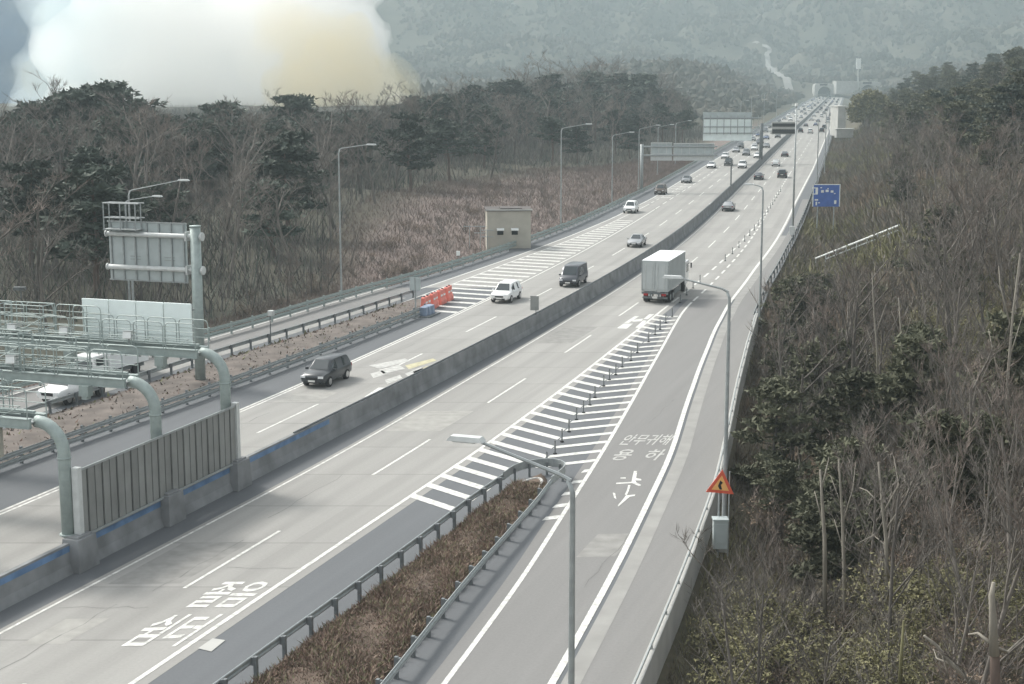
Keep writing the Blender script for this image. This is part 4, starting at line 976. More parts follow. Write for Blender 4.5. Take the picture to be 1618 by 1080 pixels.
put(car('sedan', PAINT['silver']), 1006, 388, False, 'silver grey sedan approaching level with the lorry', 'car')
put(car('suv', PAINT['white']), 997, 335, False, 'white sport utility car approaching along the outer edge line')
put(car('suv', PAINT['brown']), 1044, 306, False, 'dark brown car approaching just before the nearer overhead boards')
put(car('sedan', PAINT['grey']), 1085, 288, False, 'grey car approaching under the nearer overhead boards')
put(car('sedan', PAINT['silver']), 1151, 332, True, 'silver sedan driving away in front of the lorry')
put(car('sedan', PAINT['charcoal']), 1199, 283, True, 'charcoal sedan driving away by the median, ahead of the silver sedan')
put(car('suv', PAINT['dark grey']), 1236, 280, True, 'dark car driving away in the outer lane near the tall mast')
put(car('hatch', PAINT['white']), 1226, 262, True, 'white hatchback driving away between two dark cars')
put(small_car('sedan', PAINT['charcoal']), 1240, 247, True, 'dark car driving away ahead of the white hatchback')
far_l = [(1124, 265, 'white', 'sedan', 'white car approaching below the right end of the nearer overhead boards'), (1151, 261, 'black', 'suv', 'black car approaching beside the median pole'), (1173, 265, 'white', 'suv', 'white car approaching close to the median, right of a black car'), (1146, 250, 'white', 'hatch', 'white hatchback approaching between the two overhead signs'),
         (1179, 245, 'grey', 'suv', 'grey car approaching behind the white cars by the farther overhead sign'), (1197, 249, 'white', 'sedan', 'white car approaching against the median at the farther overhead sign'), (1192, 237, 'white', 'suv', 'white car approaching just under the farther overhead sign'), (1163, 240, 'silver', 'sedan', 'silver car approaching in the outer lane before the farther overhead sign'), (1199, 228, 'charcoal', 'suv', 'charcoal car approaching just beyond the farther overhead sign')]
for x, y, c, s, l in far_l: put(small_car(s, PAINT[c]), x, y, False, l, group='approaching cars near the overhead signs')
# queue towards the tunnel
protos = [small_car(s, PAINT[c]) for s, c in (('sedan', 'white'), ('suv', 'white'), ('sedan', 'charcoal'), ('suv', 'dark grey'), ('hatch', 'silver'), ('suv', 'black'), ('sedan', 'blue'), ('sedan', 'grey'))]
used = set(); rq = random.Random(11)
def queue(lanes, Y0, Y1, away, grp, lab):
    for ln in lanes:
        Y = Y0 + rq.random() * 20
        while Y < Y1:
            k = rq.randrange(len(protos)); o = protos[k] if k not in used else protos[k].copy()
            if k in used: col.objects.link(o)
            used.add(k); o.location = RP(Y, ln + rq.uniform(-.2, .2)); o.rotation_euler = (0, 0, yaw(Y) + (0 if away else math.pi)); tag(o, lab % ['white', 'white', 'charcoal', 'dark grey', 'silver', 'black', 'blue', 'grey'][k], 'car', grp)
            Y += rq.uniform(22, 60) * (1 + Y / 1400)
queue((-2.9, -6.4, -10.0), 440, 1480, False, 'queue of cars coming from the tunnel', 'tiny distant %s car in the queue coming from the tunnel')
queue((3.0, 6.7, 10.8), 560, 1400, True, 'far cars driving to the tunnel', 'tiny distant %s car driving towards the tunnel')
for k in range(len(protos)):
    if k not in used: bpy.data.objects.remove(protos[k])
# lorry
p = at(1036, 485); root = empty('lorry', RP(139.2, 6.75), yaw(139)); tag(root, 'white box lorry driving away in the outer lane past the hatched gore', 'lorry')
LW, LH, LB, BL = 2.48, 3.95, 1.12, 8.6
M['lorry_box_shaded'] = mat('ribbed white lorry panel greyed for shade', (.46, .49, .485), .5, var=.07, scale=.8); M['lorry_roof'] = mat('white lorry roof', (.8, .82, .82), .5, var=.05, scale=.8)  # box sides and doors coloured greyer for their shade, roof kept white
b = MB(); b.box((0, BL / 2, (LH + LB) / 2), (LW, BL, LH - LB)); b.build('cargo_box', M['lorry_box_shaded'], root, bevel=.03)
b = MB(); b.box((0, BL / 2, LH + .03), (LW + .04, BL + .06, .06)); b.build('box_roof', M['lorry_roof'], root)
for s in (-1, 1):
    b = MB(); b.box((s * LW * .245, -.04, (LH + LB) / 2 + .05), (LW * .47, .06, LH - LB - .3)); d = b.build('rear_door', M['lorry_box_shaded'], root, bevel=.01)
    for q in (.1, .36):
        b = MB(); b.tube([(s * LW * q, -.1, LB + .1), (s * LW * q, -.1, LH - .25)], .028, 6); b.build('lock_bar', M['steel_light'], d)
    b = MB(); b.box((s * (LW / 2 - .02), -.05, (LH + LB) / 2), (.09, .1, LH - LB)); b.build('corner_post', M['steel'], root)
    b = MB()
    for i in range(15): b.box((s * (LW / 2 + .015), .5 + i * .55, (LH + LB) / 2 + .1), (.03, .07, LH - LB - .35))
    b.build('side_rib', M['lorry_box_shaded'], root)
    b = MB(); b.box((s * .85, -.1, .85), (.42, .08, .2)); b.build('tail_light', M['tail'], root)
    b = MB(); b.box((s * .4, -.1, .78), (.34, .05, .2)); b.build('reflector', M['white'], root)
    b = MB(); b.box((s * 1.18, 5.0, .75), (.06, 3.4, .55)); b.build('side_guard', M['steel_dark'], root)
    for y in (1.3, 2.55, 8.9):
        b = MB(); b.cyl((s * .98, y, .5), .5, .5 if y < 5 else .3, 'X', 18); w0 = b.build('wheel', M['black'], root); b = MB(); b.cyl((s * 1.235, y, .5), .28, .02, 'X', 12); b.build('rim', M['steel'], w0)
    b = MB(); b.box((s * .95, .5, .45), (.45, .04, .55)); b.build('mud_flap', M['black'], root)
    b = MB(); b.tube([(s * 1.1, 10.3, 2.6), (s * 1.5, 10.5, 2.6)], .03, 5); b.box((s * 1.5, 10.5, 2.4), (.1, .2, .5)); b.build('mirror', M['black'], root)
b = MB(); b.box((0, -.02, .98), (LW, .12, .2)); b.box((0, .05, .55), (LW * .95, .12, .14)); b.build('rear_bumper', M['steel_dark'], root)
b = MB(); b.box((0, -.1, .6), (.5, .03, .2)); b.build('licence_plate', M['plate'], root)
b = MB(); [b.box((s * .4, 4.8, .85), (.12, 10.2, .28)) for s in (-1, 1)]; b.build('chassis', M['steel_dark'], root)
b = MB(); b.box((0, 9.95, 1.75), (2.4, 1.9, 2.3)); b.box((0, 9.6, 3.05), (2.2, 1.2, .4), taper=.8); b.build('cab', PAINT['white'], root, bevel=.08)
b = MB(); b.box((0, 10.9, 2.2), (2.1, .06, .9)); [b.box((s * 1.205, 10.1, 2.2), (.03, 1.0, .8)) for s in (-1, 1)]; b.build('cab_glass', M['glass'], root)
# pickup and white truck on the exit road
p = at(118, 630); root = empty('pickup_truck', p, yaw(p[1]) + math.pi + R(-6)); tag(root, 'white pickup truck on the exit road below the toll gantry', 'pickup truck')
b = MB(); rings = [ring(s) for s in [(-.3, .5, 1.05, .88, 1.12, .8), (-.2, .42, 1.1, .93, 1.72, .74), (.6, .4, 1.1, .94, 1.78, .72), (1.0, .4, 1.08, .94, 1.7, .72), (1.55, .4, 1.08, .93, 1.16, .84), (2.3, .42, 1.02, .92, 1.1, .8), (2.55, .48, .85, .86, .92, .74)]]; k = 14
for r_ in rings: b.v += r_
for i in range(len(rings) - 1):
    for j in range(k): b.f.append((i * k + j, i * k + (j + 1) % k, (i + 1) * k + (j + 1) % k, (i + 1) * k + j)); b.m.append(0)
b.poly(rings[0][::-1]); b.poly(rings[-1]); b.build('cab', PAINT['white'], root, True).data.set_sharp_from_angle(angle=R(35))
b = MB(); b.box((0, -1.45, .62), (1.8, 2.3, .12)); [b.box((s * .9, -1.45, .88), (.08, 2.3, .5)) for s in (-1, 1)]; b.box((0, -2.58, .88), (1.8, .08, .5)); b.build('load_bed', PAINT['white'], root)
b = MB(); b.poly([(-.66, 1.06, 1.68), (.66, 1.06, 1.68), (.78, 1.5, 1.22), (-.78, 1.5, 1.22)]); b.build('windscreen', M['glass'], root)
for s in (-1, 1):
    b = MB(); b.box((s * .86, .4, 1.4), (.04, .9, .42), 0, 0, 0); b.build('side_window', M['glass'], root)
    b = MB(); b.box((s * .68, 2.53, .85), (.32, .1, .2)); b.build('headlight', M['lamp_glass'], root)
    for y in (-1.5, 1.6):
        b = MB(); b.cyl((s * .84, y, .38), .38, .26, 'X', 16); w0 = b.build('wheel', M['black'], root); b = MB(); b.cyl((s * .975, y, .38), .22, .02, 'X', 12); b.build('rim', M['chrome'], w0)
b = MB(); b.box((0, 2.56, .8), (.9, .08, .2)); b.build('grille', M['black'], root)
p = at(170, 596); root = empty('box_truck', p, yaw(p[1]) + math.pi + R(-6)); tag(root, 'white box truck on the exit road behind the white pickup', 'lorry')
b = MB(); b.box((0, -1.2, 1.85), (2.1, 4.2, 2.2)); b.build('cargo_box', M['lorry_roof'], root, bevel=.03)
b = MB(); b.box((0, 1.75, 1.2), (1.9, 1.5, 1.5), taper=.88); b.build('cab', PAINT['white'], root, bevel=.08)
b = MB(); b.box((0, 2.42, 1.5), (1.5, .06, .6), 0, 0, R(12)); b.build('windscreen', M['glass'], root)
for s in (-1, 1):
    b = MB(); b.box((s * .92, 1.8, 1.5), (.04, .8, .5)); b.build('side_window', M['glass'], root)
    for y in (-2, 1.7):
        b = MB(); b.cyl((s * .85, y, .4), .4, .28, 'X', 16); b.build('wheel', M['black'], root)
b = MB(); b.box((0, 0, .55), (1.7, 6, .25)); b.build('chassis', M['steel_dark'], root)

# ================================================================== VEGETATION
def proj(p):
    dx, dy, dz = p[0], p[1], p[2] - CH
    cx = dx; cyy = dy * math.sin(CPITCH) + dz * math.cos(CPITCH); cz = dy * math.cos(CPITCH) - dz * math.sin(CPITCH)
    if cz < 1: return (9999, 9999)
    return (809 + CF * cx / cz, 540 - CF * cyy / cz)
def mesh_obj_data(name, v, f, mats, mi=None):
    me = bpy.data.meshes.new(name); me.from_pydata(v, [], f); [me.materials.append(m) for m in mats]
    if mi is not None: me.polygons.foreach_set('material_index', mi)
    me.update(); return me
def branch_tree(seed, H=10.0, spread=.5, levels=4, up=.35, lean=0.0, twn=3, clear=.25):
    """trunk mesh + crown mesh of fine twigs, unit height H"""
    r = random.Random(seed); T = MB(); v = []; f = []
    def twig(p, d, L):
        # thin kinked blade
        a = Vector((r.uniform(-1, 1), r.uniform(-1, 1), r.uniform(-.3, .3))).normalized(); wv = d.cross(a).normalized() * .016
        q = p + d * L * .55 + a * L * .12; e = p + d * L + a * L * .1 + Vector((0, 0, L * .12)); n = len(v)
        v.extend([tuple(p - wv), tuple(p + wv), tuple(q + wv * .7), tuple(q - wv * .7), tuple(e)]); f.append((n, n + 1, n + 2, n + 3)); f.append((n + 3, n + 2, n + 4))
    def grow(p, d, L, rad, lev):
        k = 3 if lev < 2 else 2; pts = [p]; q = p; dd = d
        for i in range(k):
            dd = (dd + Vector((r.uniform(-.16, .16), r.uniform(-.16, .16), up * .12))).normalized(); q = q + dd * L / k; pts.append(q)
        T.tube(pts, [rad * (1 - .45 * i / k) for i in range(k + 1)], 6 if lev == 0 else 4 if lev == 1 else 3, cap=False)
        if lev >= levels - 1:
            for i in range(twn + 3):
                t = r.random(); pp = pts[0].lerp(pts[-1], t); d2 = (dd + Vector((r.uniform(-1, 1), r.uniform(-1, 1), r.uniform(-.4, .8))) * .8).normalized(); twig(pp, d2, L * r.uniform(.5, 1.1))
            return
        nb = 7 if lev == 0 else r.choice((3, 4))
        for i in range(nb):
            t = clear + (1 - clear) * (i + r.random()) / nb if lev == 0 else r.uniform(.35, 1)
            idx = min(int(t * k), k - 1); pp = pts[idx].lerp(pts[idx + 1], t * k - idx); a = r.uniform(0, 6.28)
            side = Vector((math.cos(a), math.sin(a), 0)); d2 = (dd * (1 - spread) + side * spread + Vector((0, 0, up * .5))).normalized()
            grow(pp, d2, L * r.uniform(.38, .55) * (1.15 - .5 * t if lev == 0 else 1), rad * r.uniform(.35, .5), lev + 1)
    grow(Vector((0, 0, -.3)), Vector((lean, 0, 1)).normalized(), H * .95, H * .013, 0)
    return T, v, f
def leaf_cloud(r, v, f, c, rad, n, size, flat=1.0, mi=None, mk=1):
    for i in range(n):
        while True:
            q = Vector((r.uniform(-1, 1), r.uniform(-1, 1), r.uniform(-1, 1)))
            if .15 < q.length < 1: break
        p = c + Vector((q.x * rad, q.y * rad, q.z * rad * flat)); a = Vector((r.uniform(-1, 1), r.uniform(-1, 1), r.uniform(-.5, .9))).normalized(); b_ = a.cross(Vector((r.uniform(-1, 1), r.uniform(-1, 1), r.uniform(-1, 1)))).normalized(); s = size * r.uniform(.5, 1.2)
        k = len(v); v.extend([tuple(p - b_ * s * .3), tuple(p + a * s * .5 - b_ * s * .12), tuple(p + a * s), tuple(p + a * s * .4 + b_ * s * .3)]); f.append((k, k + 1, k + 2, k + 3))
        if mi is not None: mi.append(mk)
def pine_tree(seed, H=10.0, umb=.5, dens=1.0):
    r = random.Random(seed); T = MB(); v = []; f = []; pts = [Vector((0, 0, -.3))]; q = Vector((0, 0, 0))
    for i in range(5): q = q + Vector((r.uniform(-.25, .25), r.uniform(-.25, .25), H * .19)); pts.append(q.copy())
    T.tube(pts, [H * .018 * (1 - .16 * i) for i in range(6)], 6, cap=False)
    nb = int(15 * dens)
    for i in range(nb):
        t = umb + (1 - umb) * (i + .3 * r.random()) / nb; z = H * .95 * t; a = i * 2.4 + r.uniform(-.5, .5); L = H * .27 * (1.1 - .75 * ((t - umb) / (1 - umb)) ** 1.3) * r.uniform(.6, 1.15)
        base = Vector((0, 0, z)) + Vector((pts[min(5, int(t * 5))].x, pts[min(5, int(t * 5))].y, 0)); e = base + Vector((math.cos(a) * L, math.sin(a) * L, L * r.uniform(.05, .35)))
        T.tube([base, base.lerp(e, .5) + Vector((0, 0, -.05 * L)), e], [H * .006, H * .004, H * .002], 3, cap=False)
        for k in range(3):
            c = base.lerp(e, .5 + .28 * k) + Vector((r.uniform(-.3, .3), r.uniform(-.3, .3), .1)); leaf_cloud(r, v, f, c, H * .085 * r.uniform(.8, 1.3), int(52 * dens), .6, .25)
    leaf_cloud(r, v, f, pts[-1] + Vector((0, 0, .1)), H * .09, 80, .34, .6)
    return T, v, f
def shrub_mesh(seed, H=3.0, leaf=0.0, m=None):
    r = random.Random(seed); v = []; f = []; mi = []
    T = MB()
    for i in range(9):
        a = r.uniform(0, 6.28); d = Vector((math.cos(a) * r.uniform(.1, .75), math.sin(a) * r.uniform(.1, .75), 1)).normalized(); L = H * r.uniform(.6, 1); p0 = Vector((r.uniform(-.3, .3), r.uniform(-.3, .3), -.1)); p1 = p0 + d * L * .5; p2 = p0 + d * L + Vector((r.uniform(-.2, .2), r.uniform(-.2, .2), 0))
        T.tube([p0, p1, p2], [.035, .022, .008], 3, cap=False)
        for k in range(26):
            t = r.uniform(.2, 1); p = p0.lerp(p2, t); dd = (d + Vector((r.uniform(-1, 1), r.uniform(-1, 1), r.uniform(-.3, .8)))).normalized(); w_ = dd.cross(Vector((r.uniform(-1, 1), r.uniform(-1, 1), .1))).normalized() * .012; e = p + dd * r.uniform(.3, .9); n = len(v)
            v.extend([tuple(p - w_), tuple(p + w_), tuple(e)]); f.append((n, n + 1, n + 2)); mi.append(0)
        if leaf: leaf_cloud(r, v, f, p0.lerp(p2, .7), H * .22, int(75 * leaf), .145, .9, mi, 1)
    return T, v, f, mi
class Kind:
    def __init__(s, name, label, cat, group, tm, trunk, crown): s.name, s.label, s.cat, s.group, s.tm, s.trunk, s.crown = name, label, cat, group, tm, trunk, crown
def mk(name, label, cat, group, res, trunk_mat, crown_mats, tn='trunk', cn='crown'):
    T, v, f = res[:3]; mi = res[3] if len(res) > 3 else None
    t = bpy.data.meshes.new(tn); t.from_pydata(T.v, [], T.f); t.materials.append(trunk_mat); t.polygons.foreach_set('use_smooth', [True] * len(t.polygons))
    return Kind(name, label, cat, group, (tn, cn), t, mesh_obj_data(cn, v, f, crown_mats, mi))
AREAS = [('left ridge', ((230, 'at the left end'), (420, 'behind the cantilever sign'), (560, 'behind the lone street lamp'), (700, 'left of the beige hut'), (870, 'above the beige hut'), (2000, 'beyond the beige hut')))]
def where(lab, loc, H):
    x, y = proj((loc[0], loc[1], loc[2] + H * .6))
    if 'left ridge' in lab:
        a = next(t for q, t in AREAS[0][1] if x < q); fr = (loc[1] * .0 + (y - ip(SKY, x)) / max(30, ip(BOT, x) - ip(SKY, x)))
        return lab.replace('in the wood on the left ridge', ('on the crest' if fr < .28 else 'halfway down' if fr < .6 else 'at the foot') + ' of the left wood ' + a)
    if 'of the right hillside' in lab:
        a = 'near the bottom edge' if y > 930 else 'above the bottom edge' if y > 760 else 'in the middle' if y > 600 else 'level with the lorry' if y > 450 else 'beside the handrail' if y > 350 else 'beside the blue sign' if y > 270 else 'near the round tree'
        c = 'by the parapet' if x < 1270 else 'halfway up the slope' if x < 1450 else 'along the right margin'
        return lab.replace('of the right hillside', a + ' ' + c + ' on the right')
    if 'top of the right hill' in lab: return 'green pine atop the right hill ' + ('just right of the round tree' if x < 1440 else 'at its left end' if x < 1500 else 'in its middle' if x < 1560 else 'at its right end') + (' on the skyline' if y < 125 else ' high up' if y < 170 else ' lower down')
    if 'left of the exit road' in lab: return lab + (' before the hut' if x < 760 else ' beyond the hut')
    return lab
def plant(k, loc, H, base=10.0, rz=0, wid=1.0, label=None, group=None):
    if label is None or 'right hillside' in label or 'of the exit road' in label or 'top of the right hill' in label: label = where(label or k.label, loc, H if base > 1 else 8)
    root = empty(k.name, loc, rz); s = H / base; root.scale = (s * wid, s * wid, s)
    tag(root, label or k.label, k.cat, group or k.group)
    for nm, me in zip(k.tm, (k.trunk, k.crown)):
        o = bpy.data.objects.new(nm, me); col.objects.link(o); o.parent = root
    return root
rv = random.Random(21)
GL_ = 'trees of the wood on the left ridge'; GR_ = 'trees on the right hillside'
BARE = [mk('bare_tree', 'leafless grey brown tree in the wood on the left ridge', 'tree', GL_, branch_tree(100 + i, 10, .5, 4, .4, clear=.2), M['bark'], [M['twig']]) for i in range(5)]
BARER = [mk('bare_tree', 'leafless reddish brown tree in the wood on the left ridge', 'tree', GL_, branch_tree(200 + i, 10, .45, 4, .5, clear=.12), M['bark'], [M['twig_red']]) for i in range(3)]
PINE = [mk('pine_tree', 'dark green pine in the wood on the left ridge', 'tree', GL_, pine_tree(300 + i, 10, (.3, .42, .5, .25)[i], 1.2), M['bark_red'], [M['needle']]) for i in range(4)]
UMB = [mk('pine_tree', '', 'tree', GL_, pine_tree(340 + i, 10, .62, 1.0), M['bark'], [M['needle']]) for i in range(2)]
PINR = [mk('pine_tree', '', 'tree', GR_, pine_tree(360 + i, 10, (.12, .2, .3)[i], 1.3), M['bark'], [M['needle_olive']]) for i in range(3)]
SHR = [mk('shrub', 'dry brown shrub of the right hillside', 'shrub', 'shrubs on the right hillside', shrub_mesh(400 + i, 3.0, (0, .6, 0, .9)[i]), M['bark'], [M['twig_red' if i % 2 else 'twig'], M['leaf_dry']], 'stems', 'twig_crown') for i in range(4)]  # upper part is twigs, with leaf clumps only on the leafy variants
OLV = [mk('olive_shrub', 'olive green leafy shrub of the right hillside', 'shrub', 'shrubs on the right hillside', shrub_mesh(450 + i, 3.0, 1.6), M['bark'], [M['twig'], M['leaf_olive']], 'stems', 'twig_crown') for i in range(3)]

SKY = [(-60, 205), (0, 198), (30, 180), (60, 160), (100, 138), (165, 133), (200, 165), (250, 176), (300, 188), (340, 178), (400, 184), (470, 172), (520, 182), (560, 168), (640, 157), (700, 143), (780, 129), (860, 117), (940, 108), (1000, 112), (1040, 124), (1070, 150), (1100, 192)]
BOT = [(-60, 500), (0, 500), (330, 500), (400, 478), (535, 440), (600, 395), (700, 330), (800, 292), (900, 276), (1000, 258), (1060, 244), (1100, 236)]
ip = lambda t, x: float(np.interp(x, [a for a, _ in t], [c for _, c in t]))
DS = lambda x: float(np.interp(x, [0, 300, 500, 700, 900, 1050], [225, 260, 285, 380, 480, 560]))
def wood():
    n = 0; nb = 0
    rows = 10
    for row in range(rows):
        x = -50.0
        while x < 1085:
            yb = ip(BOT, x); d0 = 18.5 * CF / (yb - 119); d1 = max(DS(x), d0 * 1.05); t = row / (rows - 1); Y = d0 + (d1 - d0) * (t ** .85) * rv.uniform(.96, 1.03)
            X = (x - 809) / CF * Y; gz = HG(X, Y)
            ysk = ip(SKY, x); top = CH - (ysk - 119) * Y / CF
            if row < rows - 1: top = min(top - (rows - 1 - row) * .35, gz + rv.uniform(10, 15)) if row > 2 else min(top - 2, gz + rv.uniform(8, 12))
            else: top += rv.uniform(-1.3, .35)
            H = top - gz
            w_ = perp_of((X, Y, 0)); wl = cur('DG', Y) - w_
            if H > 3.5 and wl > float(verge_w(Y)) + 1.5 and (wl > 8 or Y < 170):
                pine = rv.random() < (.72 if row >= rows - 2 else .5 if row >= rows - 4 else .25)
                k = rv.choice(PINE) if pine else rv.choice(BARE + BARER[:1] if row > 1 else BARE + BARER)
                plant(k, (X, Y, gz - .1), H, 10, rv.uniform(0, 6.28), rv.uniform(1.15, 1.6)); n += 1
            x += (6.0 + 1.6 * rv.random()) * CF / Y * (.42 if row >= rows - 2 else .86)
    return n
NL = wood()
print('left trees', NL)
# the pines that stand out against the smoke
for x, yt, Y, H, k, l in ((466, 148, 276, 16.5, UMB[0], 'tall flat topped pine with long bare trunk standing out against the smoke'), (345, 160, 262, 14, UMB[1], 'small rounded pine rising above the ridge left of the tall flat topped pine'),
                       (165, 128, 235, 17.0, UMB[1], 'broad spreading pine on the highest part of the left ridge'), (122, 142, 232, 16, UMB[0], 'leaning pine on the left shoulder of the highest crown'), (215, 158, 240, 14, PINE[2], 'ragged pine just right of the highest crown on the ridge'), (55, 163, 228, 14, PINE[1], 'bushy pine stepping down towards the left edge of the picture')):
    c = at_depth(x, yt, Y); gz = c[2] - H; plant(k, (c[0], Y, gz), H, 10, rv.uniform(0, 6), 1.3 if k in UMB else 1.15, l)
# brush and saplings on the verge between the wood and the exit road
n = 0
for i in range(400):
    x = rv.uniform(380, 1075); yb = ip(BOT, x); yy = rv.uniform(yb - 8, yb + 75); p = ray_ground(x, yy, 90)
    if not p: continue
    wl = cur('DG', p[1]) - perp_of(p)
    if wl < 3 or wl > 70 or p[1] > 420: continue
    q = proj((p[0], p[1], p[2] + 2))
    if 760 < q[0] < 850 and p[1] < 190: continue
    r_ = rv.random()
    if r_ < .14: plant(rv.choice(BARER), p, rv.uniform(2.5, 4.5), 10, rv.uniform(0, 6), 1.2, 'slender reddish sapling in the dry brush left of the exit road', 'saplings left of the exit road')
    else: plant(rv.choice(SHR), p, rv.uniform(.8, 2.0), 3, rv.uniform(0, 6), 1.6, 'dry brown shrub in the brush left of the exit road', 'shrubs left of the exit road')
    n += 1
    if n > 120: break
# right hillside
BND = [(1200, 1060), (1080, 1072), (1000, 1092), (900, 1112), (850, 1128), (760, 1160), (650, 1168), (560, 1186), (500, 1186), (450, 1200), (400, 1256), (350, 1283), (325, 1286), (250, 1332), (220, 1336), (150, 1348), (100, 1390), (0, 1400)]
bnd = lambda y: float(np.interp(-y, [-a for a, _ in BND], [c for _, c in BND]))
def clear_of_road(p, H, wd):
    for t in (.3, .7, 1.0):
        q = proj((p[0] - wd * .5 * (1.0 if t < .9 else .3), p[1], p[2] + H * t))
        if q[0] < bnd(q[1]): return False
        if 1270 < q[0] < 1345 and 280 < q[1] < 335 and p[1] < 214: return False
        if 1105 < q[0] < 1175 and 725 < q[1] < 850 and p[1] < 70: return False
        if 1280 < q[0] < 1430 and 350 < q[1] < 425 and p[1] < 170: return False
    q0 = proj((p[0], p[1], p[2] + H * .5))
    if 1280 < q0[0] < 1430 and 355 < q0[1] < 440: return False
    return True
def right_side():
    n = [0, 0, 0]
    for i in range(3600):
        y = 230 + 950 * rv.random() ** 1.15; x = rv.uniform(1080, 1640); p = ray_ground(x, y, 34, 900)
        if not p: continue
        r_ = rv.random(); d = p[1]
        if r_ < .26 and n[0] < 105:
            H = rv.uniform(5.5, 10) if d > 85 else rv.uniform(4, 7.5); k = rv.choice(BARE + BARER)
            if d < 85 and rv.random() < .45: continue
            if clear_of_road(p, H, H * .5): plant(k, p, H, 10, rv.uniform(0, 6.28), rv.uniform(.7, 1.1), 'leafless slender tree of the right hillside', GR_); n[0] += 1
        elif r_ < .36 and n[1] < 40 and d > 60:
            H = rv.uniform(4, 8); k = rv.choice(PINR)
            if clear_of_road(p, H, H * .5): plant(k, p, H, 10, rv.uniform(0, 6.28), 1.1, 'dark green pine of the right hillside', GR_); n[1] += 1
        elif n[2] < 285:
            H = rv.uniform(1.4, 3.4); g = math.sin(p[0] * .21 + 1.3) + math.sin(p[1] * .13 + p[0] * .07); k = rv.choice(OLV) if g + rv.uniform(-.8, .8) + (1.0 if x > 1320 and y > 690 else 0) > .7 else rv.choice(SHR)
            if clear_of_road(p, H, H * .9): plant(k, p, H, 3, rv.uniform(0, 6.28), 1.2); n[2] += 1
    return n
print('right', right_side())
# pines over the top of the right hill
n = 0
for i in range(900):
    x = rv.uniform(1400, 1660); y = rv.uniform(92, 260); p = ray_ground(x, y, 150, 1300)
    if not p or p[1] < 170 or n > 85: continue
    H = rv.uniform(7, 11); plant(rv.choice(PINR + PINE[:1]), p, H, 10, rv.uniform(0, 6), 1.2, 'green pine in the belt along the top of the right hill', 'pines on the top of the right hill'); n += 1
n = 0
for i in range(500):
    x = rv.uniform(1335, 1480); y = rv.uniform(195, 300); p = ray_ground(x, y, 150, 900)
    if not p or n > 26: continue
    H = rv.uniform(4, 8)
    if clear_of_road(p, H, 3): plant(rv.choice(BARE + BARER), p, H, 10, rv.uniform(0, 6), 1.0, 'leafless slender tree of the right hillside', GR_); n += 1
# round tree by the far carriageway
Y = 480; c = at_depth(1372, 214, Y); r = random.Random(5); v = []; f = []; rad = 34 * Y / CF; hh = at_depth(1372, 142, Y)[2] - c[2]
T = MB(); T.tube([(0, 0, -1), (0, 0, hh * .5)], [.6, .35], 8)
for i in range(150):
    a = r.uniform(0, 6.28); z = r.uniform(-.5, 1); q = math.sqrt(max(0, 1 - z * z)) * r.uniform(.75, 1); leaf_cloud(r, v, f, Vector((math.cos(a) * q * rad * .88, math.sin(a) * q * rad * .88, hh * .55 + z * hh * .4)), 1.3, 60, 1.1, .8)
plant(mk('round_tree', 'big round dull green tree beside the far carriageway', 'tree', None, (T, v, f), M['bark'], [M['leaf_olive']]), (c[0], Y, c[2]), 1, 1)
# dead and pale trunks near the camera
def pole_tree(name, label, pts, rr, Y, m, branches=(), dY=0):
    P = [Vector(at_depth(x, y, Y + dY * i)) for i, (x, y) in enumerate(pts)]; root = empty(name, P[0]); tag(root, label, 'tree', None)
    T = MB(); rads = [rr * (1 - .6 * i / (len(P) - 1)) for i in range(len(P))]; T.tube([p - P[0] for p in P], rads, 8); T.build('trunk', m, root, True)
    for br in branches:
        Q = [Vector(at_depth(x, y, Y + .4 * k)) - P[0] for k, (x, y) in enumerate(br)]; T = MB(); T.tube(Q, [rr * .45 * (1 - .7 * i / (len(Q) - 1)) for i in range(len(Q))], 5); T.build('branch', m, root, True)
pole_tree('dead_tree', 'broken reddish trunk with a snapped grey top at the bottom right corner', [(1572, 1180), (1572, 1030), (1570, 1010)], .19, 40, M['bark_red'], ())
pole_tree('dead_tree', 'bleached snapped trunk top with side branch at the bottom right corner', [(1571, 1035), (1569, 980), (1567, 940), (1570, 920)], .14, 39.9, M['bark_pale'], [[(1572, 1022), (1592, 1030), (1622, 1002)], [(1568, 1018), (1545, 1000), (1530, 1002)]])
pole_tree('fallen_trunk', 'pale fallen trunk leaning down to the right near the bottom right corner', [(1552, 1090), (1505, 1050), (1478, 1018), (1460, 1004)], .085, 42, M['bark_pale'], [[(1505, 1050), (1480, 1040), (1475, 1025)], [(1490, 1035), (1500, 1075)]])
pole_tree('leafless_tree', 'thick pale leaning trunk left of the two tall pale trunks', [(1304, 1010), (1303, 850), (1299, 790), (1296, 742)], .10, 58, M['bark_pale'], [[(1301, 830), (1287, 775)], [(1298, 775), (1310, 722)]])
pole_tree('leafless_tree', 'thin pale tall trunk right of the thick pale leaning trunk', [(1337, 1050), (1333, 880), (1331, 815), (1328, 765), (1325, 725)], .08, 57, M['bark_pale'], [[(1331, 830), (1348, 770), (1352, 730)], [(1333, 870), (1318, 820)], [(1330, 800), (1312, 750)]])
pole_tree('leafless_tree', 'forked pale tree with curved side branch in the middle of the right undergrowth', [(1402, 960), (1400, 850), (1394, 800), (1388, 730)], .085, 54, M['bark_pale'], [[(1402, 920), (1400, 862), (1380, 845), (1352, 860)], [(1396, 810), (1420, 765), (1412, 720)], [(1394, 800), (1370, 775), (1358, 770)], [(1398, 840), (1430, 790), (1440, 760)]])
pole_tree('leafless_tree', 'thin straight pole like trunk with yellow green bark near the bottom edge', [(1421, 1110), (1424, 1040), (1428, 980)], .09, 46, M['leaf_olive'], ())
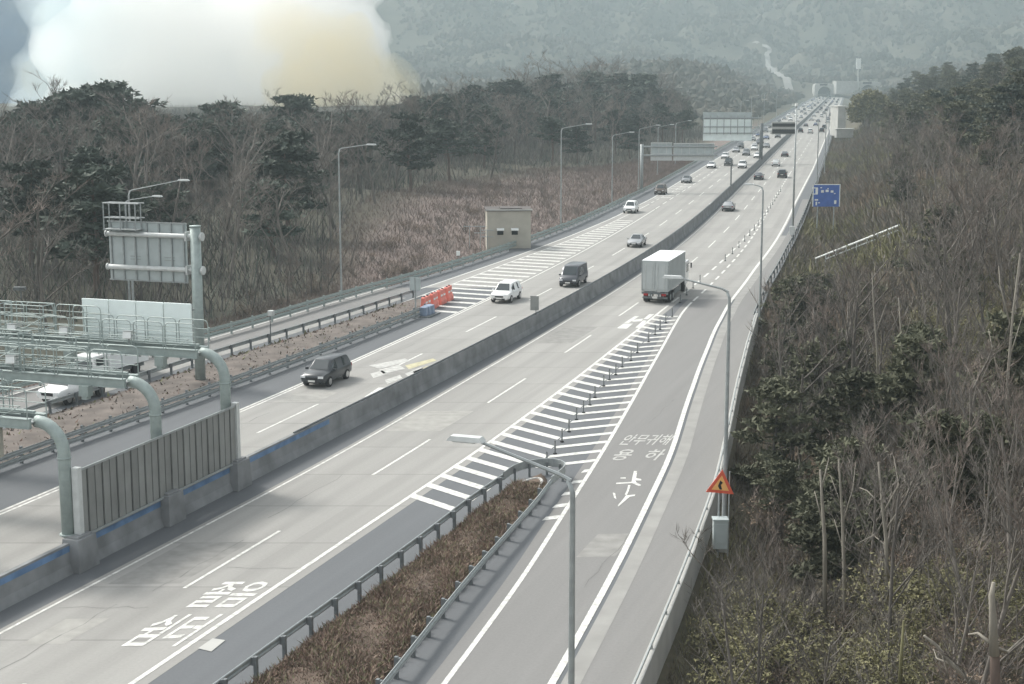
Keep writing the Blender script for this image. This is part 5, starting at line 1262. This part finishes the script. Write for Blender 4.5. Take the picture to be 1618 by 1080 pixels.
pole_tree('leafless_tree', 'pale birch like tree rising along the right edge', [(1588, 720), (1592, 600), (1600, 500), (1612, 400)], .09, 66, M['bark_pale'], [[(1590, 640), (1570, 560), (1562, 520)], [(1594, 570), (1615, 500)], [(1590, 690), (1560, 620)], [(1598, 520), (1580, 450), (1578, 420)]])
pole_tree('leafless_tree', 'thin grey trunk with twiggy top above the middle of the right slope', [(1388, 660), (1386, 560), (1380, 480), (1378, 430)], .06, 80, M['bark_pale'], [[(1386, 570), (1370, 520)], [(1383, 530), (1400, 480)]])
pole_tree('leafless_tree', 'thin grey trunk standing in the upper middle of the right slope', [(1428, 620), (1424, 540), (1420, 470)], .055, 82, M['bark_pale'], [[(1424, 550), (1440, 500)], [(1423, 530), (1408, 490)]])
# pale leaf spray near the upper part of the slope
# low undergrowth of the right slope: one uncountable mass
def undergrowth():
    r = np.random.RandomState(9); N = 280000
    w_ = r.rand(N) ** 1.6 * 95 + .75; Y = 36 + r.rand(N) ** 1.7 * 520
    pr = np.interp(Y, *_CC['RB']) + w_; X = np.interp(Y, _Y, _X) + pr / np.cos(hd_arr(Y)); Z = hgt(X, Y)
    s = (.16 + .5 * r.rand(N)) * np.clip(Y / 70, .7, 2.6); s *= np.clip(w_ / 3, .5, 1); a = r.rand(N) * 6.28; b2 = r.rand(N) * 6.28; l = s * (.2 + 1.5 * r.rand(N)); wd = s * (.06 + .10 * r.rand(N))
    A = np.stack([X - np.cos(a) * wd, Y - np.sin(a) * wd, Z - .1], -1); B = np.stack([X + np.cos(a) * wd, Y + np.sin(a) * wd, Z - .1], -1); Cc = np.stack([X + l * np.cos(b2), Y + l * np.sin(b2), Z + s * (1.0 + .8 * r.rand(N))], -1)
    V = np.stack([A, B, Cc], 1).reshape(-1, 3); F = np.arange(N * 3).reshape(-1, 3)
    me = bpy.data.meshes.new('undergrowth'); me.from_pydata(V.tolist(), [], F.tolist()); [me.materials.append(M[k]) for k in ('under', 'twig', 'leaf_olive', 'leaf_dry')]
    g = np.sin(X * .16 + 1.3) + np.sin(Y * .11 + X * .07) + r.randn(N) * .6; mi = np.where(g > 1.0, 2, np.where(g < -.9, 3, np.where(r.rand(N) < .4, 1, 0))); me.polygons.foreach_set('material_index', mi.astype(np.int32)); me.update()
    o = bpy.data.objects.new('undergrowth', me); col.objects.link(o); tag(o, 'dull brown undergrowth covering the right hillside', 'undergrowth', None, 'stuff')
undergrowth()
def brush():
    r = np.random.RandomState(12); N = 85000
    Y = 100 + r.rand(N) * 330; wl = 1.5 + r.rand(N) ** 1.1 * verge_w(Y) * 1.1; pr = np.interp(Y, *_CC['DG']) - wl; X = np.interp(Y, _Y, _X) + pr / np.cos(hd_arr(Y)); Z = hgt(X, Y)
    s = (.15 + .4 * r.rand(N)) * np.clip(Y / 140, .8, 1.8); a = r.rand(N) * 6.28; b2 = r.rand(N) * 6.28; l = s * 1.4 * r.rand(N); wd = s * .07
    A = np.stack([X - np.cos(a) * wd, Y - np.sin(a) * wd, Z - .1], -1); B = np.stack([X + np.cos(a) * wd, Y + np.sin(a) * wd, Z - .1], -1); Cc = np.stack([X + l * np.cos(b2), Y + l * np.sin(b2), Z + s], -1)
    me = bpy.data.meshes.new('dry_brush'); me.from_pydata(np.stack([A, B, Cc], 1).reshape(-1, 3).tolist(), [], np.arange(N * 3).reshape(-1, 3).tolist()); [me.materials.append(M[k]) for k in ('brush', 'twig_red', 'leaf_dry')]
    me.polygons.foreach_set('material_index', r.choice([0, 0, 0, 1, 2], N).astype(np.int32)); me.update(); o = bpy.data.objects.new('dry_brush', me); col.objects.link(o); tag(o, 'pinkish dry brush between the wood and the exit road', 'brush', None, 'stuff')
brush()
def thicket():
    r = np.random.RandomState(15); N = 120000
    Y = 125 + r.rand(N) ** 1.1 * 480; wl = verge_w(Y) * 1.12 + r.rand(N) ** .9 * (60 + .35 * Y); pr = np.interp(Y, *_CC['DG']) - wl; X = np.interp(Y, _Y, _X) + pr / np.cos(hd_arr(Y)); Z = hgt(X, Y)
    s = (1.0 + 3.4 * r.rand(N) ** 1.5); a = r.rand(N) * 6.28; b2 = r.rand(N) * 6.28; l = s * .9 * r.rand(N); wd = .03 + .06 * r.rand(N)
    A = np.stack([X - np.cos(a) * wd, Y - np.sin(a) * wd, Z - .1], -1); B = np.stack([X + np.cos(a) * wd, Y + np.sin(a) * wd, Z - .1], -1); Cc = np.stack([X + l * np.cos(b2), Y + l * np.sin(b2), Z + s], -1)
    me = bpy.data.meshes.new('thicket'); me.from_pydata(np.stack([A, B, Cc], 1).reshape(-1, 3).tolist(), [], np.arange(N * 3).reshape(-1, 3).tolist()); [me.materials.append(M[k]) for k in ('twig', 'thicket', 'needle')]
    me.polygons.foreach_set('material_index', r.choice([0, 1, 1, 2], N).astype(np.int32)); me.update(); o = bpy.data.objects.new('thicket', me); col.objects.link(o); tag(o, 'grey brown thicket between the trunks of the left wood', 'thicket', None, 'stuff')
thicket()
lane = [(1250, 151), (1244, 138), (1232, 122), (1222, 110), (1213, 100), (1211, 90), (1216, 82), (1206, 76), (1188, 72)]; LP = []
for x, y in lane: LP.append(ray_ground(x, y, 700, 3000))
LP = [p for p in LP if p]
LQ = np.array([[LP[i][j] + (LP[i + 1][j] - LP[i][j]) * k / 12 for j in range(2)] for i in range(len(LP) - 1) for k in range(12)])
# far woodland: crowns on the mountain and on the hill left of the far road
def far_woods():
    r = np.random.RandomState(4); vs = []; fs = []; nv = 0
    ico = bmesh.new(); bmesh.ops.create_icosphere(ico, subdivisions=1, radius=1); iv = np.array([v.co[:] for v in ico.verts]); iff = np.array([[v.index for v in f.verts] for f in ico.faces]); ico.free()
    N = 62000; Y = 640 + r.rand(N) ** .8 * 2300; X = (r.rand(N) * 1900 - 150 - 809) / CF * Y
    pr = (X - np.interp(Y, _Y, _X)) * np.cos(hd_arr(Y)); ok = ((pr < np.interp(Y, *_CC['DG']) - 9) | (pr > np.interp(Y, *_CC['RB']) + 9) | (Y > 1545)) & (fbm(X, Y, 260, 3) > -1.25)
    ok &= ~((X < 40) & (Y < 800)) & ~(X / Y < -.075)
    X, Y = X[ok], Y[ok]
    dx = np.min(np.hypot(X[:, None] - LQ[None, :, 0], (Y[:, None] - LQ[None, :, 1]) * .45), 1); X, Y = X[dx > 11], Y[dx > 11]; Z = hgt(X, Y); V = []; F = []
    for i in range(len(X)):
        s = r.uniform(.9, 2.3) * (1 + Y[i] / 3500); q = iv * (1 + .3 * r.randn(len(iv), 1)); V.append(q * (s, s, s * r.uniform(1.0, 1.7)) + (X[i], Y[i], Z[i] + s * .8)); F.append(iff + i * len(iv))
    V = np.concatenate(V); F = np.concatenate(F); me = bpy.data.meshes.new('far_woods'); me.from_pydata(V.tolist(), [], F.tolist()); me.materials.append(M['farwood']); me.update()
    o = bpy.data.objects.new('far_woods', me); col.objects.link(o); tag(o, 'hazy far woodland on the mountain slopes', 'woods', None, 'stuff')
far_woods()
# pale lane climbing the hill beyond the far road
b = MB(); b.uv = []; P2 = []
for i in range(len(LP) - 1):
    for k in range(8): t = k / 8; P2.append([LP[i][j] + (LP[i + 1][j] - LP[i][j]) * t for j in range(2)])
for i, (x, y) in enumerate(P2):
    j = min(i + 1, len(P2) - 1); dx, dy = P2[j][0] - P2[max(i - 1, 0)][0], P2[j][1] - P2[max(i - 1, 0)][1]; L_ = math.hypot(dx, dy) or 1; nx_, ny_ = -dy / L_, dx / L_; wd = 4.2 * (1 - .4 * i / len(P2))
    for s in (-1, 1): xx, yy = x + nx_ * wd * s, y + ny_ * wd * s; b.v.append((xx, yy, max(HG(x, y), HG(xx, yy)) + 2.5)); b.uv.append((0, 0))
for i in range(len(P2) - 1): b.f.append((2 * i, 2 * i + 1, 2 * i + 3, 2 * i + 2)); b.m.append(0)
o = b.build('hill_road', M['gutter']); o['kind'] = 'structure'

# ================================================================== SMOKE AND HAZE
def smoke(name, label, balls, dens, colr, seed, aniso=.1):
    bm = bmesh.new(); r = random.Random(seed)
    for (x, y, Y, rad) in balls:
        c = at_depth(x, y, Y); bmesh.ops.create_icosphere(bm, subdivisions=3, radius=rad, matrix=Matrix.Translation(c))
    me = bpy.data.meshes.new(name); bm.to_mesh(me); bm.free(); o = bpy.data.objects.new(name, me); col.objects.link(o)
    rm = o.modifiers.new('remesh', 'REMESH'); rm.mode = 'VOXEL'; rm.voxel_size = 3.0
    for sc, st in ((30, 22), (13, 12), (6, 5)):
        t = bpy.data.textures.new('puff', 'CLOUDS'); t.noise_scale = sc; t.noise_depth = 2; d = o.modifiers.new('puff', 'DISPLACE'); d.texture = t; d.strength = st; d.mid_level = .5; d.texture_coords = 'GLOBAL'
    rm2 = o.modifiers.new('remesh', 'REMESH'); rm2.mode = 'VOXEL'; rm2.voxel_size = 2.2
    m = bpy.data.materials.new(name); m.use_nodes = True; n = m.node_tree.nodes; n.remove(n['Principled BSDF']); pv = n.new('ShaderNodeVolumePrincipled')
    pv.inputs['Color'].default_value = (*colr, 1); pv.inputs['Density'].default_value = dens; pv.inputs['Anisotropy'].default_value = aniso
    m.node_tree.links.new(pv.outputs[0], n['Material Output'].inputs['Volume']); me.materials.append(m)
    tag(o, label, 'smoke', None, 'stuff'); return o
rs = random.Random(3); balls = []
edge = [(640, 170), (628, 140), (612, 105), (606, 70), (596, 35), (588, 0), (580, -40), (570, -90)]
for x, y in edge:
    for k in range(3): balls.append((x - 22 - k * 38 + rs.uniform(-5, 5), y + rs.uniform(-12, 12), 760 + rs.uniform(-15, 25), rs.uniform(8, 12) + k * 3))
for i in range(75):
    y = rs.uniform(-110, 260); xl = 120 - (y < 60) * 25; balls.append((rs.uniform(xl, 560), y, 765 + rs.uniform(-25, 45), rs.uniform(15, 26)))
smoke('smoke_plume', 'huge bright white wildfire smoke plume rising behind the left ridge', balls, .075, (.9995, .999, .995), 1, .82)
balls = [(rs.uniform(60, 150), rs.uniform(-80, 230), 790 + rs.uniform(-20, 40), rs.uniform(10, 20)) for i in range(22)]
smoke('thin_smoke', 'thin blue grey smoke at the left edge of the white plume', balls, .022, (.88, .97, 1.0), 2, .4)
balls = [(rs.uniform(-70, 42), rs.uniform(-80, 260), 900 + rs.uniform(-20, 40), rs.uniform(14, 22)) for i in range(22)]
smoke('dark_smoke', 'dark blue grey smoke bank at the left edge behind the ridge', balls, .03, (.30, .42, .56), 4, .1)
balls = [(rs.gauss(500, 45), rs.gauss(110, 50), 742 + rs.uniform(-14, 20), rs.uniform(7, 17)) for i in range(40)]  # cream smoke, its colour warmed to stand for the fire's glow
smoke('fire_glow_smoke', 'cream smoke tinted for fire glow on the right side of the white plume', balls, .028, (.998, .91, .69), 5, .72)
b = MB(); x0, x1, y0, y1, z0, z1 = -1500, 2200, -80, 3790, -4, 420
b.box(((x0 + x1) / 2, (y0 + y1) / 2, (z0 + z1) / 2), (x1 - x0, y1 - y0, z1 - z0))
m = bpy.data.materials.new('haze'); m.use_nodes = True; n = m.node_tree.nodes; n.remove(n['Principled BSDF']); pv = n.new('ShaderNodeVolumePrincipled'); pv.inputs['Color'].default_value = (.46, .55, .58, 1); pv.inputs['Density'].default_value = .00043; pv.inputs['Anisotropy'].default_value = .2
m.node_tree.links.new(pv.outputs[0], n['Material Output'].inputs['Volume'])
o = b.build('haze', m); o['kind'] = 'stuff'
